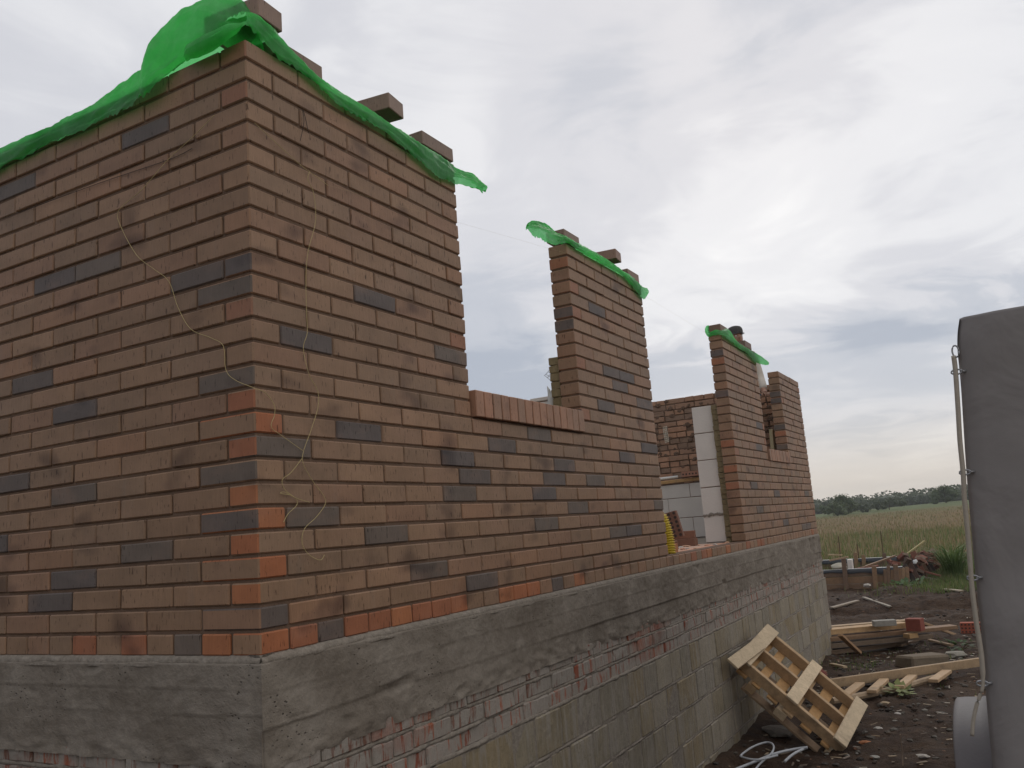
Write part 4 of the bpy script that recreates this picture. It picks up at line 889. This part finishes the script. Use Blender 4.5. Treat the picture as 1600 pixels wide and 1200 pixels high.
# mudguard: arched shell seen from its rear end
fe = MB(); FY0 = 1.95; FL = 0.95; zt_ = on(1515, 1117, 1, FY0 + .2).z; xa = on(1487, 1150, 1, FY0 + .1).x; rows = []
for k in range(25):
    a = pi * k / 24; y = FY0 + FL / 2 - cos(a) * FL / 2; z = zt_ - 0.44 + 0.44 * max(0.0, sin(a)) ** 0.55
    rows.append([(xa + 0.012, y, z - 0.03), (xa, y, z - 0.012), (xa + 0.006, y, z - 0.003), (xa + 0.03, y, z), (xa + 0.10, y, z + .002), (xa + 0.115, y, z + .006), (xa + .13, y, z + .002), (xa + 0.22, y, z)])
fe.grid(rows); f_o = tp(fe, 'mudguard', 'fender_grey', True)
wh = MB(); cy = FY0 + FL / 2; cz = G0 + 0.29
wh.tube([(xa + 0.03, cy, cz), (xa + 0.05, cy, cz), (xa + 0.17, cy, cz), (xa + 0.19, cy, cz)], [0.25, 0.29, 0.29, 0.25], 28); wheel = tp(wh, 'wheel', 'rubber', True)
rm = MB(); rm.tube([(xa + 0.024, cy, cz), (xa + 0.04, cy, cz)], [0.10, 0.17], 20); tp(rm, 'rim', 'steel_grey', True, wheel)
bd_ = MB(); bd_.cbox((1.93, TY + .05, G0 + 0.45), (3.50, TY + DY - .05, G0 + 0.86), 0.01, (1, 1, 1)); tp(bd_, 'trailer_body', 'steel_grey')

# ------------------------------------------------------------------ formwork for the next foundation
fw = empty('foundation_formwork', (-1.3, 19.5, G0)); tag(fw, 'low plank formwork with black film edges for a foundation at the meadow edge', 'formwork')
def fp(mb, name, mat='wood', smooth=False):
    o_ = mb.build(name, MT[mat], None, smooth); o_.parent = fw; o_.matrix_parent_inverse = Matrix.Translation(-fw.location); return o_
WC = [(0.24, 0.145, 0.085), (0.20, 0.125, 0.08), (0.27, 0.17, 0.10), (0.17, 0.11, 0.075)]
FYn, FYf, FZ = 17.6, 21.2, -1.02
xr = on(1412, 900, 1, FYn).x; xrf = on(1405, 868, 1, FYf).x
for (ya, x0, x1) in ((FYn, -4.2, xr), (FYf, -2.35, xrf)):
    for k in range(3):
        b2 = MB(); zz = G0 - 0.05 + 0.14 * k + .07; b2.bar((x0, ya + random.uniform(-.01, .01), zz), (x1 + random.uniform(-.1, .1), ya, zz + random.uniform(-.01, .01)), 0.03, 0.135, col=random.choice(WC), jit=.006); fp(b2, 'board')
    ff = MB(); rows = []
    for i in range(60):
        x = x0 + (x1 - x0) * i / 59; n_ = NZ.noise(V((x * 2.5, ya, 0))); rows.append([(x, ya - 0.03, FZ - 0.09 - 0.05 * n_), (x, ya - 0.03, FZ + 0.01), (x, ya + .05, FZ + 0.02 + .01 * n_), (x, ya + 0.12, FZ - .06)])
    ff.grid(rows); fp(ff, 'film_edge', 'film_black', True)
for (x, y, h) in ((1320, 17.5, .62), (1272, 17.5, .2), (1366, 17.5, .44), (1400, 17.5, .45), (1340, 21.1, .55), (1352, 21.1, .48), (1385, 21.1, .5)):
    xx = on(x, 900, 1, y).x; s_ = MB(); s_.bar((xx, y, G0 - .05), (xx + .02, y, G0 + h), 0.09, 0.035, up=V((0, 1, 0)), col=random.choice(WC)); fp(s_, 'stake')
for k in range(7):
    xx = xr - 0.35 + 0.07 * k; s_ = MB(); s_.bar((xx, FYn - .06 - .01 * k, G0), (xx + .02, FYn - .05, FZ + .02 + random.uniform(-.06, .05)), 0.065, 0.03, up=V((0, 1, 0)), col=random.choice(WC[:3])); fp(s_, 'stake')
for (x0, x1) in ((-2.35, -2.3), ):
    s_ = MB(); s_.bar((x0, FYn, -1.2), (x1, FYf, -1.2), 0.03, 0.38, col=WC[1]); fp(s_, 'board')
# rubble, film and planks at the right end
k = 0
for i in range(62):
    t = random.random(); y = FYn + 0.1 + (FYf - FYn + .6) * t; x = xr - .05 + (on(1452, 860, 1, FYf).x - xr) * t + random.uniform(-.40, .35); z = G0 + random.uniform(.08, .50)
    bb = MB(); q_ = random.uniform(.5, .85); bb.cbox((-.125 * q_, -.06, -.033), (.125 * q_, .06, .033), 0.004, random.choice([(0.20, 0.075, 0.05), (0.16, 0.065, 0.045), (0.22, 0.11, 0.08), (0.11, 0.07, 0.05), (0.17, 0.12, 0.085)]), jit=.008)
    o_ = bb.build('broken_brick', MT['rough_brick']); o_.location = (x, y, z); o_.rotation_euler = (random.uniform(-.9, .9), random.uniform(-.9, .9), random.uniform(0, 3))
    tag(o_, 'red brick in the rubble heap at the right end of the formwork', 'brick', 'red bricks heaped at the formwork end')
for i in range(10):
    t = (i + .5) / 10; y = FYn + 0.2 + (FYf - FYn) * t; x = xr + 0.18 + (on(1462, 870, 1, FYf).x - xr) * t
    bb = MB(); bb.bar((x - .05, y, G0 + .05), (x - 0.22, y + .05, G0 + .50 + random.uniform(-.1, .12)), 0.12, 0.03, up=V((0, 1, 0)), col=random.choice([(0.06, 0.045, 0.04), (0.22, 0.09, 0.06), (0.18, 0.11, 0.07), (.10, .06, .045)]))
    o_ = bb.build('board', MT['wood']); o_.parent = fw; o_.matrix_parent_inverse = Matrix.Translation(-fw.location)
for (a, b_, wd, lab, cc, z0, z1) in (((1408, 872), (1445, 845), .04, 'long yellowish pole slanting up out of the rubble heap', (.40, .33, .16), -1.05, -.70), ((1456, 868), (1508, 878), .05, 'pale pole lying from the rubble heap towards the trailer', (.36, .29, .18), -1.10, -1.28), ((1434, 900), (1484, 910), .07, 'grey plank lying on the grass right of the formwork', (.25, .21, .17), -1.30, -1.34), ((1440, 906), (1470, 912), .07, 'orange brown plank lying lowest on the grass right of the formwork', (.30, .15, .08), -1.36, -1.36), ((1445, 893), (1470, 900), .07, 'reddish plank between the rubble heap and the grey plank', (.24, .10, .07), -1.24, -1.26), ((1352, 885), (1400, 868), .08, 'brown plank lying slantwise inside the formwork', (.24, .15, .09), -1.08, -1.04), ((1294, 867), (1316, 867), .05, 'pale batten lying across the left end of the formwork', (.45, .34, .2), -1.0, -1.0), ((1296, 876), (1325, 870), .09, 'pale plank in the stack at the left end of the formwork', (.38, .26, .16), -1.02, -1.02), ((1340, 888), (1372, 884), .14, 'reddish board lying inside the formwork near the stake', (.26, .11, .07), -1.05, -1.05)):
    yy = 18.6 if a[1] > 880 else 19.6
    if 'inside' in lab or 'left end' in lab: yy = 18.2
    A2 = on(a[0], a[1], 1, yy); B2 = on(b_[0], b_[1], 1, yy + (.25 if z1 > z0 else .0))
    plank(A2, B2, wd, .03, lab, cc, 'pole' if 'pole' in lab else 'plank', 'timber scattered round the formwork')
fb = MB(); p = on(1312, 886, 1, 18.2); fb.blob((p.x, p.y, p.z + .02), 0.13, 5, .35, 3, sq=(1.3, .8, .55)); tag(fb.build('foam_lump', MT['foam'], smooth=True), 'pale lump of insulation foam inside the formwork', 'foam')
fb = MB(); p = on(1328, 876, 1, 19.0); fb.cbox((p.x - .05, p.y - .1, p.z - .18), (p.x + .05, p.y + .1, p.z + .03), .01); tag(fb.build('foam_block', MT['block_white']), 'small white block standing behind the stake in the formwork', 'block')
for (x, y1_, y0_, Y, lab) in ((1311, 838, 868, 21.6, 'rusty bar standing in the grass behind the left of the formwork'), (1377, 830, 855, 22.5, 'rusty bar standing in the grass behind the formwork middle'), (1340, 850, 868, 21.4, 'short rusty bar between the two taller bars')):
    a = on(x + 3, y0_ + 10, 1, Y); b_ = on(x - 1, y1_, 1, Y); s_ = MB(); s_.tube([a, b_], 0.012, 6); tag(s_.build('steel_bar', MT['steel_rust']), lab, 'steel bar', 'rusty bars behind the formwork')
fb = MB(); p = on(1355, 915, 1, 17.3); fb.blob((p.x, p.y, p.z), 0.06, 8, .5, 2, (.42, .38, .33), sq=(1.3, 1, .6)); tag(fb.build('plaster_lump', MT['stone']), 'pale lump of plaster on the soil in front of the formwork', 'lump')
fb = MB(); fb.blob(tuple(on(1430, 878, 1, 18.1)), 0.04, 9, .7, 3, sq=(1, .6, 1.2)); tag(fb.build('plastic_bag', MT['plastic_white'], smooth=True), 'white plastic bag caught in the red brick rubble heap', 'bag')

# ------------------------------------------------------------------ vegetation
def blades(n, xf, yf, hmin, hmax, wd, cols, zf, seed, lean=.35):
    r_ = np.random.default_rng(seed); mb = MB()
    for i in range(n):
        y = yf(r_); x = xf(r_, y); z = zf(x, y) - .02; h = r_.uniform(hmin, hmax); a = r_.uniform(0, 2 * pi); dx, dy = cos(a), sin(a); ln = r_.uniform(.05, lean) * h; w_ = wd * r_.uniform(.6, 1.3) * (1 + y * .018)
        px_, py_ = -dy * w_, dx * w_
        c = cols[r_.integers(len(cols))]; k = r_.uniform(.75, 1.25); c = tuple(q * k for q in c)
        n0 = len(mb.v)
        mb.v += [(x - px_, y - py_, z), (x + px_, y + py_, z), (x + dx * ln * .35 + px_ * .7, y + dy * ln * .35 + py_ * .7, z + h * .6), (x + dx * ln * .35 - px_ * .7, y + dy * ln * .35 - py_ * .7, z + h * .6), (x + dx * ln, y + dy * ln, z + h)]
        mb.face([n0, n0 + 1, n0 + 2, n0 + 3], c); mb.face([n0 + 3, n0 + 2, n0 + 4], c)
    return mb
DRY = [(.205, .165, .075), (.195, .145, .070), (.165, .150, .055), (.225, .175, .09), (.18, .135, .068)]; GRN = [(.105, .155, .042), (.125, .165, .055), (.09, .13, .036), (.15, .17, .065)]
def xr_(r_, y):
    d = y + 1.95; return r_.uniform(1.99 - .36 * d - 1.5, 1.99 + .22 * d + 1.5)
def gmix(x, y): return fz(x, y)
tag(blades(26000, xr_, lambda r_: 22.0 + 30 * r_.random() ** 1.3, .15, .42, .006, DRY + GRN + GRN[:2], fz, 3).build('meadow_grass', MT['leaf']), kind='stuff')
tag(blades(16000, xr_, lambda r_: 50 + 65 * r_.random() ** 1.2, .12, .30, .008, DRY + DRY + GRN[2:], fz, 4).build('meadow_grass', MT['leaf']), kind='stuff')
def gfar(x, y): return max(gz(x, y), fz(x, y))
tag(blades(14000, xr_, lambda r_: 20.2 + 4.2 * r_.random(), .15, .42, .006, GRN, gfar, 5).build('green_grass', MT['leaf']), kind='stuff')
tag(blades(9500, lambda r_, y: 1.0 + .04 * (y - 13) + r_.normal(0, .55) - .35 * max(0, (y - 16.5) / 4) + .3 * NZ.noise(V((y * 1.3, 0, 0))), lambda r_: 21.0 - 7.0 * r_.random() ** 1.7, .04, .17, .005, GRN + [(.17, .15, .07)], gfar, 6).build('green_grass', MT['leaf']), kind='stuff')
tag(blades(350, lambda r_, y: r_.normal(.75, .5), lambda r_: r_.normal(8.4, .8), .03, .09, .004, GRN, gz, 8).build('weeds', MT['leaf']), kind='stuff')
tag(blades(170, lambda r_, y: r_.normal(.34, .13), lambda r_: r_.normal(8.3, .2), .02, .06, .004, GRN, gz, 9).build('weeds', MT['leaf']), kind='stuff')
def leafy(name, c, n, rad, h, leaf, cols, label, cat='plant', group=None, up=.6):
    e = empty(name, c); mb = MB(); stm = MB()
    for i in range(n):
        a = random.uniform(0, 2 * pi); r_ = rad * random.random() ** .5; z = h * random.random()
        p = V((r_ * cos(a), r_ * sin(a), z + .02)); d = V((cos(a) + random.uniform(-.5, .5), sin(a) + random.uniform(-.5, .5), random.uniform(-.2, up) * 1.5)).normalized(); s_ = d.cross(V((0, 0, 1))).normalized() * leaf * .38
        n0 = len(mb.v); L_ = leaf * random.uniform(.6, 1.3); mb.v += [tuple(p), tuple(p + d * L_ * .5 + s_), tuple(p + d * L_), tuple(p + d * L_ * .5 - s_)]
        k = random.uniform(.7, 1.3); mb.face([n0, n0 + 1, n0 + 2, n0 + 3], tuple(q * k for q in random.choice(cols)))
    for i in range(max(4, n // 25)):
        a = random.uniform(0, 6.28); stm.tube([(0, 0, -.03), (rad * .7 * cos(a), rad * .7 * sin(a), h * random.uniform(.5, 1))], .004, 5)
    mb.build('leaves', MT['leaf'], e); stm.build('stem', MT['bark'], e); tag(e, label, cat, group); return e
p = P(1425, 908); leafy('burdock_plant', (p.x, 17.2, gz(p.x, 17.2)), 60, .34, .09, .13, [(.10, .16, .07), (.13, .19, .09)], 'broad leaved green plant in front of the right formwork corner')
p = P(1405, 1088); leafy('cabbage_leaf', (p.x, p.y, gz(p.x, p.y)), 26, .07, .05, .08, [(.30, .33, .14), (.26, .30, .12)], 'pale wilted leaf bunch lying on the soil beyond the pallet', 'leaf')
p = P(1500, 1012); leafy('weed', (p.x - .02, p.y, gz(p.x, p.y)), 40, .16, .08, .07, [(.06, .10, .035)], 'small green weed behind the concrete block', 'weed')
# tall reed clump beside the trailer
tg = empty('reed_clump', (on(1492, 900, 1, 19.3).x, 19.3, G0)); mb = MB()
for i in range(220):
    a = random.uniform(0, 6.28); r0 = random.uniform(0, .25); h = random.uniform(.5, 1.15); sp = random.uniform(.15, .6); c = random.choice([(.10, .15, .045), (.13, .18, .06), (.08, .125, .035)])
    pts = [V((r0 * cos(a) + sp * t * t * cos(a), r0 * sin(a) + sp * t * t * sin(a), h * (t - .35 * t ** 3))) for t in (0, .35, .7, 1)]
    s_ = V((-sin(a), cos(a), 0)) * .009; n0 = len(mb.v)
    for p in pts: mb.v += [tuple(p - s_), tuple(p + s_)]
    for q in range(3): mb.face([n0 + 2 * q, n0 + 2 * q + 1, n0 + 2 * q + 3, n0 + 2 * q + 2], c)
mb.build('leaves', MT['leaf'], tg); tag(tg, 'tall bright green reed clump left of the trailer edge', 'grass clump')
# trees and bushes at the far edge of the meadow
def tree(x, y, h, rad, label, cols, name='tree', n=1800, trunk=True, group=None, zoff=0.0):
    e = empty(name, (x, y, fz(x, y) + zoff)); cr = MB(); tk = MB()
    lobes = [(V((random.uniform(-.8, .8) * rad, random.uniform(-.8, .8) * rad, h * random.uniform(.15, .62))), h * random.uniform(.20, .32)) for _ in range(14)] + [(V((random.uniform(-.3, .3) * rad, 0, h * .70)), h * .24) for _ in range(4)]
    for c_, r__ in lobes: cr.blob(tuple(c_), r__ * .68, random.random() * 40, .5, 1, random.choice(cols))
    for i in range(n):
        c, r_ = random.choice(lobes); d = V((random.gauss(0, 1), random.gauss(0, 1), random.gauss(0, 1))).normalized(); p = c + V((d.x, d.y, d.z * .85)) * r_ * random.uniform(.6, 1.25)
        if p.z < h * .08: p.z = h * .08
        s_ = h * random.uniform(.018, .04); u_ = V((random.gauss(0, 1), random.gauss(0, 1), random.gauss(0, 1))).normalized(); v_ = u_.cross(V((.3, .5, .8))).normalized(); k = random.uniform(.6, 1.35); cc = tuple(q * k for q in random.choice(cols))
        n0 = len(cr.v); cr.v += [tuple(p + u_ * s_), tuple(p + v_ * s_), tuple(p - u_ * s_), tuple(p - v_ * s_ * .8)]; cr.face([n0, n0 + 1, n0 + 2, n0 + 3], cc)
    cr.build('crown', MT['leaf'], e)
    tk.tube([(0, 0, -.3), (0.05, 0, h * .35), (0, .05, h * .8)], [h * .03, h * .022, h * .006], 7)
    for q in range(4):
        a = q * 1.6; tk.tube([(0, 0, h * (.25 + .1 * q)), (rad * .5 * cos(a), rad * .5 * sin(a), h * (.5 + .1 * q))], [h * .012, h * .004], 5)
    tk.build('trunk', MT['bark'], e); tag(e, label, 'tree' if name == 'tree' else 'bush', group); return e
DG = [(.085, .105, .058), (.078, .098, .058), (.095, .115, .065)]; MG = [(.085, .115, .050), (.10, .125, .055), (.075, .105, .045)]
def at_far(px_, Y): return on(px_, 785, 1, Y).x
tree(at_far(1316, 128), 128, 3.1, 1.7, 'round olive bush standing highest at the left end of the wood edge', MG, 'bush', 1800, group='bushes before the far wood')
tree(at_far(1300, 122), 122, 1.9, 2.0, 'low bush beside the house end at the wood edge', MG, 'bush', 1800, group='bushes before the far wood')
tree(at_far(1388, 132), 132, 1.9, 3.2, 'wide low dark bush in the middle of the far meadow edge', DG, 'bush', 1800, group='bushes before the far wood')
tree(at_far(1345, 130), 130, 1.5, 2.4, 'small low bush left of the wide dark bush', DG, 'bush', 1800, group='bushes before the far wood')
tree(at_far(1478, 150), 150, 3.0, 1.8, 'bushy green tree on the rise near the trailer edge', MG, 'bush', 1800, group='bushes before the far wood')
wd_ = MB(); r_ = np.random.default_rng(11)
cent = []
for i in range(760):
    y = r_.uniform(190, 250); x = r_.uniform(-150, 110); cent.append((x, y, r_.uniform(3.5, 4.4) - 0.8 * max(0, min(1, (-x - 12) / 20)) * (1 + .05 * sin(x * .12) + .07 * sin(x * .05 + 1))))
for (x, y, h) in cent:
    z0 = max(fz(x, y), -1.0) - .5; rad = h * r_.uniform(.45, .8)
    nl = 100; wd_.blob((x, y, z0 + h * .5), 1, x, .25, 1, DG[i % 3] if False else random.choice(DG), sq=(rad * .72, rad * .72, h * .38))
    for i in range(nl):
        d = r_.normal(size=3); d /= np.linalg.norm(d); p = V((x + d[0] * rad, y + d[1] * rad, z0 + h * .55 + d[2] * h * .47)); s_ = h * r_.uniform(.035, .075); u_ = V(r_.normal(size=3)).normalized(); v_ = u_.cross(V((.3, .5, .8))).normalized(); k = r_.uniform(.6, 1.3); cc = tuple(q * k for q in DG[i % 3])
        n0 = len(wd_.v); wd_.v += [tuple(p + u_ * s_), tuple(p + v_ * s_), tuple(p - u_ * s_), tuple(p - v_ * s_)]; wd_.face([n0, n0 + 1, n0 + 2, n0 + 3], cc)
tag(wd_.build('far_wood', MT['leaf']), kind='stuff')

# ------------------------------------------------------------------ litter on the soil
lit = MB(); r_ = np.random.default_rng(21)
for i in range(9000):
    y = 2.0 + 14 * r_.random() ** .9; x = r_.uniform(0.05, 3.2) if y < 9.2 else r_.uniform(-2.5, 3.5)
    dens = .3 + .9 * math.exp(-(((x - .55) / .5) ** 2 + ((y - 8.6) / .9) ** 2)) + .35 * math.exp(-(((x - 1.1) / .6) ** 2 + ((y - 5.6) / 1.2) ** 2))
    if r_.random() > dens: continue
    s_ = .006 + .020 * r_.random() ** 2.5; cc = [(.055, .045, .038), (.10, .085, .07), (.15, .135, .115), (.06, .04, .03), (.20, .11, .07), (.24, .22, .19)][int(r_.choice(6, p=[.36, .26, .14, .16, .05, .03]))]
    lit.blob((x, y, gz(x, y) + s_ * .2), s_, i, .5, 1, cc, sq=(1.3, 1, .7))
tag(lit.build('gravel', MT['stone']), kind='stuff')
chips = MB()
for i in range(420):
    y = 3.5 + 9 * r_.random(); x = r_.uniform(0.1, 2.2); z = gz(x, y) + .012; a = r_.uniform(0, 6.28); l_ = r_.uniform(.02, .085); d = V((cos(a), sin(a), r_.uniform(-.15, .15)))
    chips.bar(V((x, y, z)), V((x, y, z)) + d * l_, r_.uniform(.006, .022), .004, col=[(.30, .22, .14), (.20, .15, .10), (.38, .33, .27), (.16, .12, .09)][int(r_.integers(4))], jit=.002)
tag(chips.build('wood_chips', MT['wood']), kind='stuff')
for (x, y, s_, lab, cc, nm) in ((1372, 1137, .024, 'pale stone on the soil below the timber frame', (.40, .37, .33), 'stone'), (1402, 1113, .02, 'white curled plaster flake right of the pallet', (.5, .46, .42), 'flake'), (1352, 1159, .03, 'orange brick crumb beside the pallet foot', (.36, .15, .07), 'brick_crumb'), (1367, 1182, .022, 'pale stone near the trailer mudguard', (.36, .34, .3), 'stone'), (1443, 1187, .028, 'pale plaster piece on the soil at the bottom near the mudguard', (.42, .38, .33), 'stone'), (1495, 1022, .08, 'flat grey slab of mortar beside the trailer', (.26, .24, .20), 'mortar_slab'), (1215, 1148, .08, 'grey stone by the wall under the pallet', (.2, .18, .16), 'stone'), (1383, 1098, .03, 'thin pale wood chip lying by the wilted leaf', (.36, .27, .18), 'wood_chip')):
    p = P(x, y); q = MB(); q.blob((0, 0, 0), s_, x, .45, 2, cc, sq=(1.5, 1, .55)); o_ = q.build(nm, MT['stone'], smooth=False); o_.location = (p.x, p.y, gz(p.x, p.y) + s_ * .25); tag(o_, lab, nm.replace('_', ' '))
tw_ = MB(); p = P(1410, 1200); tw_.tube(catmull([(p.x, p.y, -1.42), (p.x + .01, p.y + .02, -1.3), (p.x + .015, p.y, -1.19)], 5), .004, 6, (.30, .22, .16)); tag(tw_.build('twig', MT['wood']), 'thin bare twig sticking up from the soil at the bottom edge', 'twig')

# ------------------------------------------------------------------ air
hm = bpy.data.materials.new('air'); hm.use_nodes = True; hm.node_tree.nodes.clear()
ho = hm.node_tree.nodes.new('ShaderNodeOutputMaterial'); hv = hm.node_tree.nodes.new('ShaderNodeVolumePrincipled'); hv.inputs['Color'].default_value = (0.86, 0.90, 0.96, 1); hv.inputs['Density'].default_value = 0.00055; hv.inputs['Anisotropy'].default_value = 0.3
hm.node_tree.links.new(hv.outputs[0], ho.inputs['Volume'])
bmh = bmesh.new(); bmesh.ops.create_cube(bmh, size=1.0)
for v_ in bmh.verts: v_.co = V((-50 + v_.co.x * 740, 320 + v_.co.y * 760, -24 + v_.co.z * 72))
meh = bpy.data.meshes.new('haze'); bmh.to_mesh(meh); bmh.free(); meh.materials.append(hm); oh = bpy.data.objects.new('haze', meh); COL.objects.link(oh); oh['kind'] = 'stuff'
sc.cycles.volume_bounces = 1
